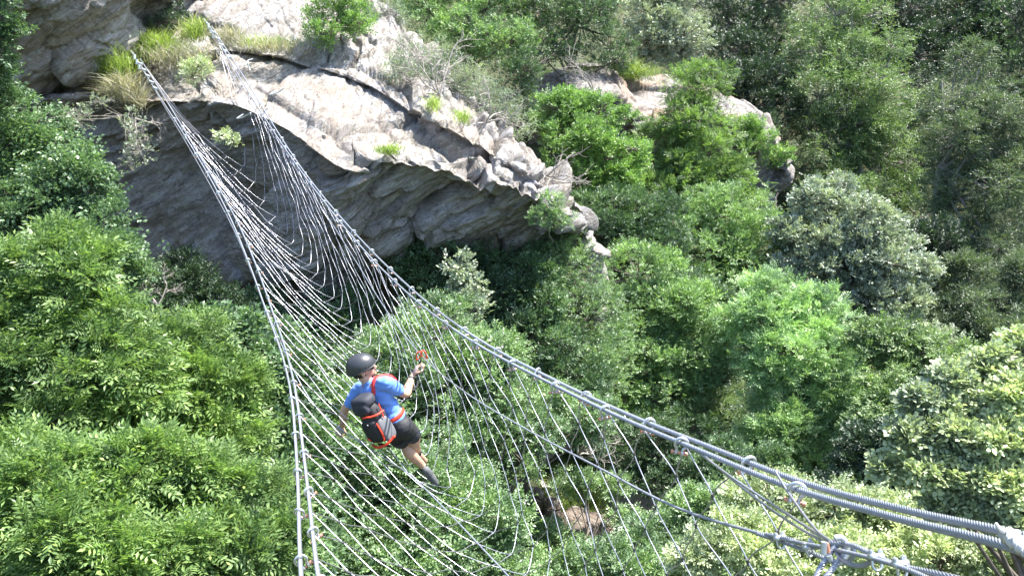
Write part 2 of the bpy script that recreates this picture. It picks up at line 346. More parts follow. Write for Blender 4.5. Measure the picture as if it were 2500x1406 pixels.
back = [rows[0]+np.array([0.5, 6.0, -6.5]), rows[0]+np.array([0.35, 2.2, -1.6]), rows[0]+np.array([0, 0.6, -0.12])]
deep = rows[-1]+np.array([0, 0.4, -4.0])
C = np.stack(back+rows+[deep])
endc = C[:, -1]*0.25+0.75*np.array(P(1418, 565, 15.3)); endc[:3] += np.array([[0.4, 1.5, -1.0]]*3)
end2 = endc+np.array([0.25, 0.8, -1.3])
C = np.concatenate([C, endc[:, None], end2[:, None]], 1)
cliff = make_rock_sheet('cliff', C, 760, 900, M['rock'], 0.85, 1.0, 3)
tag(cliff, kind='structure')
# overhanging block, upper left
b1 = [(-420, -260, 12.6), (-100, -300, 12.9), (150, -290, 13.3), (330, -240, 14.6), (400, -150, 16.2)]
b2 = [(-420, -40, 12.3), (-60, -50, 12.6), (150, -30, 13.1), (330, -20, 14.4), (405, -30, 15.9)]
b3 = [(-420, 200, 13.3), (-40, 130, 13.5), (170, 100, 14.1), (320, 60, 15.1), (400, 10, 16.2)]
b4 = [(-420, 330, 13.9), (-40, 240, 14.1), (180, 185, 14.6), (310, 130, 15.4), (395, 70, 16.3)]
b5 = [(-420, 350, 15.4), (-40, 262, 15.7), (180, 205, 16.2), (320, 135, 16.8), (410, 75, 17.3)]
BR = [PA(r) for r in (b1, b2, b3, b4, b5)]
BR = [BR[0]+np.array([0, 4.5, -1.5])]+BR+[BR[-1]+np.array([0, 2, -0.8])]
BR = np.stack(BR); e = BR[:, -1:]+np.array([0.35, 1.6, -0.25]); BR = np.concatenate([BR, e, e+np.array([0, 3, -0.8])], 1)
blk = make_rock_sheet('cliff', BR, 420, 480, M['rock'], 0.6, 1.0, 31); blk.name = 'overhanging_rock'; tag(blk, kind='structure')
# second outcrop across the gully
r_top = [(1270, 205, 25.5), (1400, 160, 26), (1500, 158, 26), (1560, 205, 26.2), (1650, 195, 26.3), (1750, 232, 26.2), (1850, 262, 26), (1900, 315, 25.8)]
r_brow = [(1290, 260, 24.3), (1400, 225, 24.0), (1515, 235, 24.0), (1560, 292, 23.8), (1650, 290, 23.8), (1750, 275, 23.9), (1850, 310, 24), (1900, 352, 24.4)]
r_face = [(1290, 320, 25), (1400, 310, 24.8), (1520, 320, 24.6), (1560, 360, 24.5), (1650, 360, 24.5), (1750, 350, 24.6), (1850, 370, 24.6), (1895, 385, 25.0)]
r_base = [(1290, 420, 25.6), (1400, 430, 25.4), (1520, 440, 25.4), (1560, 450, 25.4), (1650, 450, 25.4), (1750, 440, 25.4), (1850, 440, 25.4), (1890, 440, 25.8)]
R2 = [PA(r) for r in (r_top, r_brow, r_face, r_base)]
R2 = [R2[0]+np.array([0, 3.5, -3]), R2[0]+np.array([0, .8, -.3])]+R2+[R2[-1]+np.array([0, 0.4, -3])]
R2 = np.stack(R2); e = R2[:, -1:]+np.array([0.6, 1.0, -1.2]); R2 = np.concatenate([R2, e, e+np.array([.3, 3, -2.])], 1)
rk = make_rock_sheet('rock_outcrop', R2, 330, 500, M['rock_far'], 0.6, 1.3, 78); tag(rk, kind='structure')
def boulder(name, c, rad, label, seed, mat='rock_brown', group=None):
    mb = MB(); ellipsoid(mb, (0, 0, 0), (1, 1, 1), None, 90, 60, 0, 0.5)
    V = np.concatenate(mb.V); Nn = V/(np.linalg.norm(V, axis=1)[:, None]+1e-9); V = V*np.array(rad)
    V = rock_disp(V+np.array(c), Nn, 0.9, 0.7, seed)
    o = meshobj(name, V, mb.F[4], M[mat]); tag(o, label, 'boulder', group); return o
boulder('boulder', P(1335, 1055, 14.2), (0.55, 0.6, 0.42), 'pale weathered boulder among the wild rose stems, farthest of the boulders under the net', 5)
boulder('boulder', P(1445, 1295, 14.2), (0.42, 0.45, 0.30), 'reddish grey boulder at the lower end of the dusty path', 9)
boulder('boulder', P(1325, 1240, 14.6), (0.30, 0.4, 0.5), 'small dark rock beside the grassy bank left of the path', 12)
# the strip of dusty path on the valley floor
pl = crom([P(1370, 1330, 15.6), P(1430, 1270, 15.6), P(1500, 1235, 15.7), P(1580, 1215, 16.2), P(1680, 1190, 17)], 10)
pv = []
for i, p in enumerate(pl):
    t = (pl[min(i+1, len(pl)-1)]-pl[max(i-1, 0)]); s = np.array([-t[1], t[0], 0]); s /= np.linalg.norm(s)
    for k in np.linspace(-0.9, 0.9, 7): q = p+s*(k+0.1*math.sin(i*1.7+k)); pv.append((q[0], q[1], float(gz(q[0], q[1]))+0.03))
tag(meshobj('path', pv, gridfaces(len(pl), 7), M['path'], None, True), kind='structure')

# ------------------------------------------------------------------ foliage
def leaf_quad(base, direc, nrm, ln, wd, fine):
    d = np.array(direc, float); d /= np.linalg.norm(d); s = np.cross(nrm, d); s /= np.linalg.norm(s)+1e-9; n = np.cross(d, s); b = np.array(base)
    if fine:
        V = [b, b+d*ln*.28+s*wd*.42+n*wd*.12, b+d*ln*.68+s*wd*.40+n*wd*.10, b+d*ln, b+d*ln*.68-s*wd*.40+n*wd*.10, b+d*ln*.28-s*wd*.42+n*wd*.12, b+d*ln*.5-n*ln*.04]
        return V, [(0, 6, 2, 1), (6, 3, 2, 6)][:0]+[(0, 1, 2, 6), (6, 2, 3, 3)][:0]+[(0, 3, 2, 1), (0, 5, 4, 3)]
    return [b, b+d*ln*.45+s*wd*.5, b+d*ln-n*ln*.1, b+d*ln*.45-s*wd*.5], [(0, 3, 2, 1)]
def template(kind, fine=False):
    rs = np.random.RandomState(4); V = []; Fc = []; up = np.array([0, 0, 1.0])
    def L(*a):
        v, f = leaf_quad(*a, fine); n = len(V); V.extend(v); Fc.extend([tuple(i+n for i in q) for q in f])
    if kind == 'pinnate':
        for i in range(4):
            x = .22+.2*i; z = -.12*x*x
            for s in (1, -1): L((x, 0, z), (.55, s*.85, -.1), up, .36, .125)
        L((.98, 0, -.13), (1, 0, -.35), up, .36, .14)
    elif kind == 'palm':     # maple-like: three overlapping lobes per leaf, four leaves
        for x, s in ((.15, 1), (.4, -1), (.65, 1), (.85, -1)):
            c = np.array((x, s*.22, -.05)); nn = up+rs.randn(3)*.35
            for a in (-.75, 0, .75):
                L(c, (math.cos(a+s*1.0), math.sin(a+s*1.0), -.2), nn, .38 if a == 0 else .3, .19)
    elif kind == 'small':    # many small leaves on a hanging twig
        for i in range(11):
            x = i/11; L((x, rs.randn()*.05, -.25*x*x+rs.randn()*.04), (.6, rs.choice([-1, 1])*.8, -.5*rs.rand()), up+rs.randn(3)*.5, .2, .12)
    elif kind == 'round':
        for i, x in enumerate((.1, .3, .48, .66, .84, .95)):
            s = 1 if i % 2 else -1; L((x, s*.04, 0), (.6, s*.75, .1*rs.randn()), up+rs.randn(3)*.4, .42, .34)
    else:                    # oval
        for i, x in enumerate((.05, .22, .38, .54, .7, .84, .95)):
            s = 1 if i % 2 else -1; L((x, s*.03, -.05*x), (.65, s*.7, .15*rs.randn()-.1), up+rs.randn(3)*.4, .36, .2)
    return np.array(V), np.array(Fc)
def sprigs(centres, axes, size, tpl, rng, upb=0.9):
    "place a template at each centre: returns V, F"
    TV, TF = tpl; n = len(centres)
    ax = axes/np.linalg.norm(axes, axis=1)[:, None]
    up = np.array([0, 0, upb])+rng.normal(0, .5, (n, 3)); y = np.cross(up, ax); y /= np.linalg.norm(y, axis=1)[:, None]+1e-9; z = np.cross(ax, y)
    s = (size*rng.uniform(.65, 1.25, n))[:, None, None]
    V = centres[:, None, :]+s*(TV[None, :, 0:1]*ax[:, None]+TV[None, :, 1:2]*y[:, None]+TV[None, :, 2:3]*z[:, None])
    Fc = TF[None]+(np.arange(n)*len(TV))[:, None, None]
    return V.reshape(-1, 3), Fc.reshape(-1, TF.shape[1])
SPEC = {   # template, sprig length (m), fine, droop
 'ash': ('pinnate', .30, False, .15), 'bright': ('oval', .20, False, 0), 'fresh': ('pinnate', .20, False, 0), 'mid': ('oval', .20, False, 0), 'dark': ('oval', .22, False, 0),  # fresh: ash whose sunlit look is put into the leaf colour
 'yellow': ('oval', .22, False, 0), 'silver': ('round', .19, False, 0), 'olive': ('small', .30, False, .3), 'pale': ('round', .24, True, 0), 'birch': ('small', .34, False, .7),
 'dry': ('small', .22, False, 0), 'rose': ('oval', .15, False, 0), 'maple': ('palm', .30, False, .1)}
def tree(name, label, cat, sp, lobes, base=None, n=3500, size=1.0, bark='bark', trunk_r=0.09, group=None, clump=.26, dens_in=.10, seed=None, thin=1.0, squash=.8, flowers=0, tp=None, leader=None, cf=2.2, root=None):
    """lobes: (px,py,rx_px,ry_px,depth[,weight]); the crown is clumps of sprigs spread over the lobes' shells"""
    rng = np.random.default_rng(abs(hash((label,))) % 1000 if seed is None else seed)
    kind, sl, fine, droop = SPEC[sp]; kind = tp or kind; sl *= size*.78; n = int(n*1.35)
    LC = []; LR = []
    for l in lobes:
        d = l[4]; c = np.array(P(l[0], l[1], d)); rx = l[2]/F*d; ry = l[3]/F*d
        LC.append(c); LR.append(np.array([rx, (rx+ry)/2*squash, ry]))
    L2, R2_ = [], []
    for c, r in zip(LC, LR):
        if r[0] < .25: L2.append(c); R2_.append(r); continue
        L2.append(c); R2_.append(r*.9)
        for q in range(3):
            v = rng.normal(size=3); v[1] -= .4; v /= np.linalg.norm(v); f = rng.uniform(.36, .58); L2.append(c+v*r*(1.08-f*.6)); R2_.append(r*f*rng.uniform(.8, 1.2, 3))
    LC0 = LC; LC, LR = L2, R2_
    wts = np.array([r[0]*r[2]+.3*r[1]*r[2] for r in LR]); wts /= wts.sum()
    cen = sum(c*w_ for c, w_ in zip(LC, wts))
    bx, by = (cen[0], cen[1]) if base is None else base
    root = empty(name, (bx, by, float(gz(bx, by))-.1) if root is None else P(*root)); tag(root, label, cat, group)
    C_ = []; A_ = []; clumps = []
    for c, r, wt in zip(LC, LR, wts):
        ns = max(8, int(n*wt)); R = (r[0]*r[1]*r[2])**(1/3); nc = max(5, int(9*(r[0]+r[2])/2/(sl*1.5)*.6)+5); nc = min(int(nc*cf)+3, 120)
        v = rng.normal(size=(nc, 3)); v *= (np.minimum(1, 1.12/np.linalg.norm(v, axis=1)))[:, None]; v[:, 2] += .05
        cc = c+v*r*.92; clumps += [(c, q) for q in cc]
        cr = clump*R*rng.uniform(.6, 1.5, nc); k = rng.choice(nc, ns, p=cr**2/(cr**2).sum())
        u = rng.normal(size=(ns, 3)); u /= np.linalg.norm(u, axis=1)[:, None]
        fl = rng.uniform(size=ns) < .7; u[fl, 2] = np.abs(u[fl, 2])
        uu = u.copy(); uu[:, 2] *= .65
        p = cc[k]+uu*(cr[k]*np.abs(rng.normal(0, .62, ns))**.8)[:, None]
        m = rng.uniform(size=ns) < dens_in
        if m.any():
            q = rng.normal(size=(m.sum(), 3)); q /= np.linalg.norm(q, axis=1)[:, None]; p[m] = c+q*r*(rng.uniform(0, 1, m.sum())**.4)[:, None]*1.05
        m = rng.uniform(size=ns) < .05; p[m] = c+(p[m]-c)*rng.uniform(1.02, 1.32, (m.sum(), 1))
        out = (p-c)/r; out /= np.linalg.norm(out, axis=1)[:, None]+1e-6
        C_.append(p); A_.append(.45*out+.75*u+rng.normal(0, .35, (ns, 3))+np.array([0, 0, .18-droop]))
    Cc = np.concatenate(C_); Ax = np.concatenate(A_)
    V, Fc = sprigs(Cc, Ax, sl, template(kind, fine), rng)
    meshobj('crown', V, Fc, LG[sp], root)
    # wood
    mb = MB(); b = np.array(root.location); top = LC[int(np.argmax([c[2] for c in LC]))] if leader is None else np.array(leader)
    fork = b+(cen-b)*.55; fork[:2] = b[:2]*.6+cen[:2]*.4
    if leader is not None: fork = b+(top-b)*.5
    tl = crom([b, (b+fork)/2+rng.normal(0, .06, 3), fork, (fork+top)/2+rng.normal(0, .08, 3), top], 6)
    tube(mb, tl, np.linspace(trunk_r, trunk_r*.2, len(tl)), 8)
    for c, r in zip(LC, LR):
        t0 = tl[int(len(tl)*rng.uniform(.4, .7))]; md = (t0+c)/2+np.array([0, 0, -.15*r[2]])
        bl = crom([t0, md, c], 6); tube(mb, bl, np.linspace(trunk_r*.5, trunk_r*.16, len(bl)), 6)
    for c, q in clumps[::2]:
        bl = crom([c, (c+q)/2+rng.normal(0, .05, 3)*np.linalg.norm(q-c), q], 3); tube(mb, bl, np.linspace(trunk_r*.16, .005, len(bl)), 4, cap=False)
    mb.build('trunk', M[bark], root)
    if flowers:
        i = rng.choice(len(Cc), flowers); fl = Cc[i]+rng.normal(0, .03, (flowers, 3))+np.array([0, -.03, .06])
        rs = np.random.RandomState(2); TV = []; TF = []
        for k in range(5):
            a = k*1.257; v, f = leaf_quad((0, 0, 0), (math.cos(a), math.sin(a), .25), (0, 0, 1), .5, .45, False); TF += [tuple(z+len(TV) for z in q) for q in f]; TV += v
        V, Fc = sprigs(fl, rng.normal(size=(flowers, 3))*[1, 1, .3], .055, (np.array(TV), np.array(TF)), rng); o = meshobj('blossom', V, Fc, M['petal'], root)
    return root
ONLY = None
T = tree
# --- left side, near
T('ash_tree', 'bright green ash tree with feathery leaves filling the left edge above the lower corner', 'tree', 'ash',
  [(60, 700, 170, 100, 8.4), (180, 770, 140, 100, 8.2), (20, 830, 180, 120, 8), (220, 880, 150, 90, 8.0), (90, 970, 170, 100, 7.8), (300, 960, 110, 100, 8.2), (-80, 1000, 180, 160, 7.6)], base=(-5.6, 6.6), n=12000, size=.8, trunk_r=.12, clump=.30, cf=1.5, dens_in=.05, seed=1)
T('ash_tree', 'bright ash with drooping leaflets in the lower left corner, nearest the camera', 'tree', 'ash',
  [(90, 1200, 190, 110, 6.2), (330, 1190, 170, 100, 6.4), (520, 1230, 150, 110, 6.6), (60, 1350, 220, 120, 5.8), (300, 1370, 210, 110, 5.9), (540, 1370, 150, 90, 6.2), (640, 1330, 70, 80, 6.5)], base=(-3.2, 4.2), n=15200, size=.66, trunk_r=.11, clump=.30, cf=1.5, dens_in=.05, seed=2)
T('ash_tree', 'feathery ash between the corner ash and the sycamore, its twigs showing', 'tree', 'ash',
  [(400, 860, 130, 80, 9.2), (480, 960, 120, 90, 9.0), (360, 1050, 150, 80, 8.6), (540, 1060, 110, 80, 8.8)], base=(-3.9, 7.4), n=7500, size=.8, trunk_r=.10, clump=.30, cf=1.5, dens_in=.05, seed=3)
T('sycamore_tree', 'sycamore with broad lobed leaves directly left of the net beneath the left cables', 'tree', 'maple',
  [(600, 850, 110, 70, 10.2), (520, 820, 80, 45, 10.4), (680, 930, 80, 90, 10.0), (620, 1010, 110, 80, 9.8), (690, 1110, 90, 90, 9.5), (600, 1150, 80, 70, 9.4), (720, 1260, 90, 110, 9.2), (700, 1390, 100, 80, 9.0)], base=(-3.0, 8.2), n=6500, size=.85, trunk_r=.11, seed=4)
T('whitebeam_tree', 'tall pale-topped broadleaf tree against the dark left wall of the cliff', 'tree', 'maple',
  [(60, 330, 110, 90, 12.5), (130, 430, 120, 90, 12.2), (210, 480, 70, 60, 12.0), (60, 520, 140, 90, 12), (230, 570, 100, 70, 11.8), (290, 640, 70, 60, 11.8), (170, 660, 150, 70, 11.6), (10, 420, 110, 110, 12.4)], base=(-8.2, 10.0), n=9500, size=.62, trunk_r=.12, seed=5)
T('oak_branch', 'leafy bough hanging in at the upper left corner in front of the rock', 'tree', 'mid',
  [(0, 40, 60, 55, 11.0), (-40, 110, 60, 60, 11.0), (-60, 220, 90, 70, 11.5)], base=(-10.5, 9.5), n=1600, size=.9, trunk_r=.09, seed=6)
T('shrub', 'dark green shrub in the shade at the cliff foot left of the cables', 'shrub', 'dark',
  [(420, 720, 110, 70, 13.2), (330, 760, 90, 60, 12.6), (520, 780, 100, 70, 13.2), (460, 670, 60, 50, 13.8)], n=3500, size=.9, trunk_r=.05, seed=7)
T('shrub', 'deep green bush seen through the far half of the net below the cliff', 'shrub', 'mid',
  [(620, 790, 110, 70, 13.8), (740, 820, 120, 80, 13.6), (830, 780, 100, 80, 14.0), (700, 900, 120, 80, 13.0), (820, 900, 100, 70, 13.0)], n=5500, size=.9, trunk_r=.05, seed=8)
# --- beneath the net
T('wild_rose', 'pale green wild rose bush with small pink flowers behind the climber', 'shrub', 'rose',
  [(1060, 830, 130, 100, 12.4), (1180, 880, 110, 80, 12.4), (960, 900, 120, 90, 12.0), (1120, 960, 150, 90, 12.0), (1300, 1010, 100, 60, 12.4), (1420, 1020, 70, 60, 12.6), (1240, 1090, 120, 90, 12.0)], base=(-.6, 10.2), n=12000, trunk_r=.07, seed=9, flowers=170)
T('hazel_bush', 'leafy bright bush directly below the climber and the lowest part of the net', 'shrub', 'rose',
  [(860, 1020, 100, 90, 11.0), (900, 1180, 130, 110, 10.6), (1060, 1160, 130, 110, 10.8), (1180, 1260, 130, 90, 10.6), (1010, 1320, 150, 90, 10.2), (850, 1330, 110, 100, 10.0), (1190, 1380, 120, 70, 10.2)], base=(-1.6, 7.2), n=14000, size=1.15, trunk_r=.08, seed=10)
T('hazel_bush', 'shaded hazel thicket under the right end of the cliff overhang', 'shrub', 'mid',
  [(1010, 640, 90, 60, 14.6), (1110, 680, 110, 80, 14.4), (1230, 640, 90, 60, 14.8), (1200, 760, 110, 80, 14.2), (1290, 720, 90, 90, 14.4), (1290, 840, 100, 80, 14.0), (1380, 940, 110, 70, 13.9)], n=7500, size=.95, trunk_r=.06, seed=11)
T('whitebeam_sapling', 'small silvery sapling catching the sun in front of the shaded hazels', 'tree', 'silver',
  [(1120, 650, 30, 26, 13.2), (1145, 700, 34, 36, 13.2), (1160, 750, 40, 30, 13.2)], n=420, size=.75, trunk_r=.03, seed=12)
T('ash_tree', 'slim sunlit tree rising just right of the cliff tip', 'tree', 'rose',
  [(1350, 600, 80, 55, 15.4), (1390, 680, 100, 80, 15.2), (1440, 780, 100, 90, 15.0), (1470, 890, 90, 80, 14.8), (1420, 880, 80, 80, 15)], n=7500, size=.8, trunk_r=.08, seed=13)
T('hornbeam_tree', 'dense crinkled bright green tree in the middle of the slope, right of the slim one', 'tree', 'bright',
  [(1560, 680, 110, 80, 17.2), (1620, 780, 110, 90, 17.0), (1680, 890, 80, 90, 16.8), (1560, 860, 100, 90, 16.6), (1590, 980, 110, 90, 16.4), (1500, 960, 70, 70, 16.2)], n=12500, size=.85, trunk_r=.10, seed=14)
T('hazel_bush', 'low green bush standing in shade above the dusty path', 'shrub', 'mid',
  [(1560, 1090, 110, 60, 15.6), (1680, 1060, 80, 70, 16), (1640, 1150, 100, 50, 15.4)], n=3500, size=.8, trunk_r=.05, seed=15)
# --- middle slope
T('beech_tree', 'yellow-green beech with layered boughs beside the cliff ridge', 'tree', 'yellow',
  [(1440, 290, 90, 50, 21), (1400, 350, 90, 60, 20.6), (1480, 390, 90, 60, 20.6), (1430, 450, 90, 50, 20.4), (1510, 470, 60, 60, 20.6), (1350, 280, 60, 50, 21)], n=7500, size=.95, trunk_r=.11, seed=16)
T('hornbeam_tree', 'dark-bellied green tree below the beech, behind the cliff tip', 'tree', 'mid',
  [(1500, 540, 110, 80, 19.6), (1420, 530, 60, 60, 19.6), (1590, 560, 100, 80, 19.6), (1560, 620, 100, 50, 19.2)], n=8000, size=.95, trunk_r=.10, seed=17)
T('ash_tree', 'airy light green ash in front of the second rock outcrop', 'tree', 'ash',
  [(1700, 230, 75, 60, 22.6), (1680, 310, 100, 60, 22.4), (1720, 390, 110, 70, 22.2), (1660, 470, 100, 70, 22), (1760, 480, 90, 80, 22)], n=6000, size=.95, trunk_r=.11, seed=18)
T('hornbeam_tree', 'rounded fine-leaved tree between the airy ash and the silver tree', 'tree', 'bright',
  [(1790, 540, 110, 80, 20.6), (1830, 620, 90, 80, 20.4), (1720, 620, 100, 90, 20.2), (1740, 710, 100, 60, 19.8)], n=10000, size=.85, trunk_r=.11, seed=19)
T('hazel_bush', 'dark green thicket in the hollow left of the bright round-topped ash', 'shrub', 'mid',
  [(1760, 800, 80, 80, 18), (1720, 880, 70, 80, 17.6), (1690, 730, 70, 60, 18.4)], n=5000, size=.9, trunk_r=.06, seed=20)
T('whitebeam_tree', 'large silvery grey whitebeam with a forked dark trunk', 'tree', 'silver',
  [(2010, 500, 80, 60, 20), (1980, 580, 90, 60, 19.8), (2100, 560, 100, 70, 19.8), (2170, 650, 90, 80, 19.6), (2060, 650, 110, 70, 19.6), (1950, 640, 60, 40, 19.6), (2130, 750, 110, 60, 19.4), (2200, 760, 60, 60, 19.4), (2230, 830, 80, 50, 19)], base=(8.3, 17.0), n=13500, size=.85, trunk_r=.14, seed=21, thin=1)
T('ash_tree', 'bright round-topped ash with two crown tiers in front of the silver whitebeam', 'tree', 'fresh',
  [(1900, 715, 90, 55, 16.4), (1860, 780, 90, 60, 16.2), (1980, 790, 90, 60, 16.2), (1900, 870, 110, 70, 16), (2010, 880, 90, 70, 16), (1960, 960, 120, 80, 15.8), (2050, 1010, 60, 90, 15.7), (1900, 1060, 90, 70, 15.6), (2010, 1110, 90, 70, 15.5)], n=12000, size=1.15, trunk_r=.11, seed=22)
T('birch_tree', 'tall olive green birch with hanging twigs, right of the second outcrop', 'tree', 'birch',
  [(2040, 40, 110, 70, 29), (2010, 130, 110, 70, 28.6), (2110, 130, 100, 70, 28.6), (2000, 240, 110, 80, 28.2), (2130, 250, 110, 90, 28.2), (2020, 360, 110, 90, 28), (2150, 390, 100, 100, 28), (2080, 480, 140, 90, 27.8), (2170, 530, 90, 70, 27.6), (2060, 570, 120, 70, 27.4)], n=17000, trunk_r=.16, seed=23, bark='bark_pale')
T('larch_tree', 'grey-green larch with bare lower trunk near the right edge', 'tree', 'olive',
  [(2370, 160, 50, 60, 25.5), (2340, 250, 90, 60, 25.2), (2420, 280, 80, 80, 25), (2340, 360, 100, 80, 25), (2440, 400, 80, 90, 24.8), (2300, 470, 60, 50, 24.8), (2400, 500, 110, 80, 24.6), (2420, 600, 100, 80, 24.4), (2390, 680, 100, 60, 24.2)], base=(P(2268, 720, 24.5).x, P(2268, 720, 24.5).y), leader=P(2300, 200, 25), n=13000, size=.95, trunk_r=.12, seed=24, bark='bark_pale')
# --- upper slope, left to right
T('hazel_bush', 'bright hazel mass right of the cliff top at the upper edge', 'shrub', 'bright',
  [(1050, 30, 90, 70, 24), (1130, 90, 80, 60, 23.6), (1190, 20, 90, 80, 24), (1230, 110, 80, 60, 23.4), (1060, -60, 110, 60, 25)], n=7500, size=1.0, trunk_r=.08, seed=25)
T('hazel_bush', 'rounded hazel above the small ledge, centre of the upper edge', 'shrub', 'mid',
  [(1330, 30, 90, 80, 25), (1420, 60, 90, 80, 25), (1320, 130, 80, 60, 24.4), (1260, 200, 60, 70, 23.2), (1420, -50, 120, 70, 26), (1490, 120, 50, 60, 25)], n=8000, size=1.0, trunk_r=.08, seed=26)
T('willow_tree', 'small grey-leaved willow on the upper slope with a short dark trunk', 'tree', 'silver',
  [(1600, 50, 80, 60, 28), (1670, 90, 80, 50, 28), (1580, 110, 60, 40, 27.8), (1640, -20, 90, 50, 28.4)], base=(5.1, 29.0), n=6000, size=.9, trunk_r=.11, seed=27)
T('alder_tree', 'dark green alder behind the birch at the upper edge', 'tree', 'dark',
  [(1780, 60, 80, 80, 31), (1850, 20, 90, 70, 31.5), (1880, 120, 80, 80, 31), (1800, 150, 90, 70, 30), (1740, -40, 120, 50, 33)], n=7000, size=1.2, trunk_r=.12, seed=28)
T('alder_tree', 'mid green alder leaning over the right end of the second outcrop', 'tree', 'dark',
  [(1760, 200, 80, 50, 28.5), (1850, 210, 70, 60, 28.5), (1900, 270, 60, 50, 28), (1880, 330, 40, 50, 27.6)], n=5000, size=1.1, trunk_r=.09, seed=29)
T('shrub', 'yellow-green bush spreading over the lip of the second outcrop', 'shrub', 'yellow',
  [(1800, 320, 60, 30, 23.4), (1850, 340, 40, 26, 23.2), (1890, 385, 40, 20, 23.2)], n=1100, size=.9, trunk_r=.04, seed=30, root=(1850, 390, 24.4))
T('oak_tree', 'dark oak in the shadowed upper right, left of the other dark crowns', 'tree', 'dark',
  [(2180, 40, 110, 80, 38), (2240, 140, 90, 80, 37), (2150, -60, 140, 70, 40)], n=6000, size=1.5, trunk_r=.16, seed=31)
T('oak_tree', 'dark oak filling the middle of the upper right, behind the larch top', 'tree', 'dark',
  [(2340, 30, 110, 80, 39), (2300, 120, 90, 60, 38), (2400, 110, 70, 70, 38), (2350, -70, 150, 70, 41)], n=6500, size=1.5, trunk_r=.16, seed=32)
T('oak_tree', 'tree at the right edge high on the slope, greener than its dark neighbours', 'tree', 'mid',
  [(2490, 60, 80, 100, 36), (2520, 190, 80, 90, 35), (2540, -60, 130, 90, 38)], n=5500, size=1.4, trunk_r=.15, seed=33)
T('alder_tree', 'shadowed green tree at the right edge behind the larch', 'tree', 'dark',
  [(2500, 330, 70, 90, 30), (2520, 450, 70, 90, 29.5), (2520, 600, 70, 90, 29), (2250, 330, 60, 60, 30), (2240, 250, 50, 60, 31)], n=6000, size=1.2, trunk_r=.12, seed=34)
T('alder_tree', 'small dusky tree below the larch right of the silver whitebeam', 'tree', 'olive',
  [(2360, 690, 60, 60, 21), (2330, 760, 60, 60, 20.6), (2420, 790, 80, 70, 20.4), (2480, 710, 60, 70, 21), (2480, 830, 60, 50, 20)], n=7500, size=.9, trunk_r=.09, seed=35)
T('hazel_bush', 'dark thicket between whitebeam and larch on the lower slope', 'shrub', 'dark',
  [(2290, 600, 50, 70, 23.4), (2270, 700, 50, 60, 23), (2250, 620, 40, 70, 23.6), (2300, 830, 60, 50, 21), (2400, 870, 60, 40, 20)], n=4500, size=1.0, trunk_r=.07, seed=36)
T('elder_bush', 'brownish yellow-green bush right of the bright ash, at mid height', 'shrub', 'birch',
  [(2160, 830, 80, 50, 14.4), (2250, 880, 90, 60, 14.2), (2340, 910, 80, 60, 14), (2200, 960, 90, 70, 13.8), (2150, 1030, 70, 60, 13.6), (2300, 1000, 90, 60, 13.4)], n=9500, size=.55, trunk_r=.07, seed=37, tp='oval')
T('hazel_bush', 'dark shaded bush below the yellow-green one, above the right cables', 'shrub', 'dark',
  [(2130, 1120, 90, 70, 12.6), (2060, 1190, 80, 40, 12.4), (2200, 1090, 60, 60, 12.4)], n=4200, size=.8, trunk_r=.06, seed=38)
# --- right side, near
T('alder_tree', 'near tree with large pale rounded leaves at the right edge above the cables', 'tree', 'pale',
  [(2330, 930, 40, 26, 7.4), (2420, 900, 50, 30, 7.5), (2490, 860, 40, 34, 7.6), (2250, 985, 45, 26, 7.3), (2350, 1000, 60, 34, 7.3), (2470, 980, 60, 40, 7.2), (2240, 1070, 50, 30, 7.2), (2340, 1090, 60, 38, 7.1), (2450, 1090, 60, 44, 7.0), (2170, 1140, 36, 18, 7.2), (2260, 1150, 55, 30, 7.1), (2370, 1180, 66, 36, 7.0), (2470, 1200, 60, 40, 6.9), (2330, 1240, 50, 24, 7.0), (2500, 1270, 60, 30, 6.8)], base=(5.3, 5.6), n=8500, size=.52, trunk_r=.07, seed=39, bark='bark', clump=.4, dens_in=.2)
T('dogwood_shrub', 'pale green dogwood shrub filling the bottom right below the cables', 'shrub', 'pale',
  [(1880, 1230, 110, 60, 9.4), (2040, 1260, 110, 70, 9.2), (2200, 1290, 110, 70, 9.0), (1780, 1330, 110, 60, 9.0), (1950, 1370, 120, 70, 8.8), (2120, 1390, 120, 70, 8.6), (2300, 1370, 120, 80, 8.4), (2460, 1390, 110, 80, 8.2)], base=(3.6, 6.6), n=11000, size=.62, trunk_r=.06, seed=40, tp='oval')
T('hazel_bush', 'light green bush right of the path at the bottom edge', 'shrub', 'rose',
  [(1600, 1330, 90, 60, 11.6), (1500, 1390, 100, 50, 11.2), (1700, 1260, 90, 60, 12), (1680, 1390, 100, 50, 11), (1360, 1390, 90, 40, 11.4)], n=8500, size=1.1, trunk_r=.05, seed=41)
T('shrub', 'thin pale green shrub half screening the brown rock and path under the net', 'shrub', 'rose',
  [(1400, 1180, 44, 30, 13.4), (1500, 1185, 40, 24, 13.6), (1350, 1300, 40, 30, 12.8), (1530, 1270, 40, 24, 13.2), (1420, 1350, 50, 24, 12.4)], n=1500, size=1.0, trunk_r=.025, seed=50)
T('hazel_bush', 'green bush on the slope between the path and the bright ash', 'shrub', 'mid',
  [(1760, 1130, 90, 50, 14), (1860, 1160, 80, 50, 13.6), (1800, 1200, 80, 40, 13.2)], n=4000, size=.8, trunk_r=.05, seed=42)
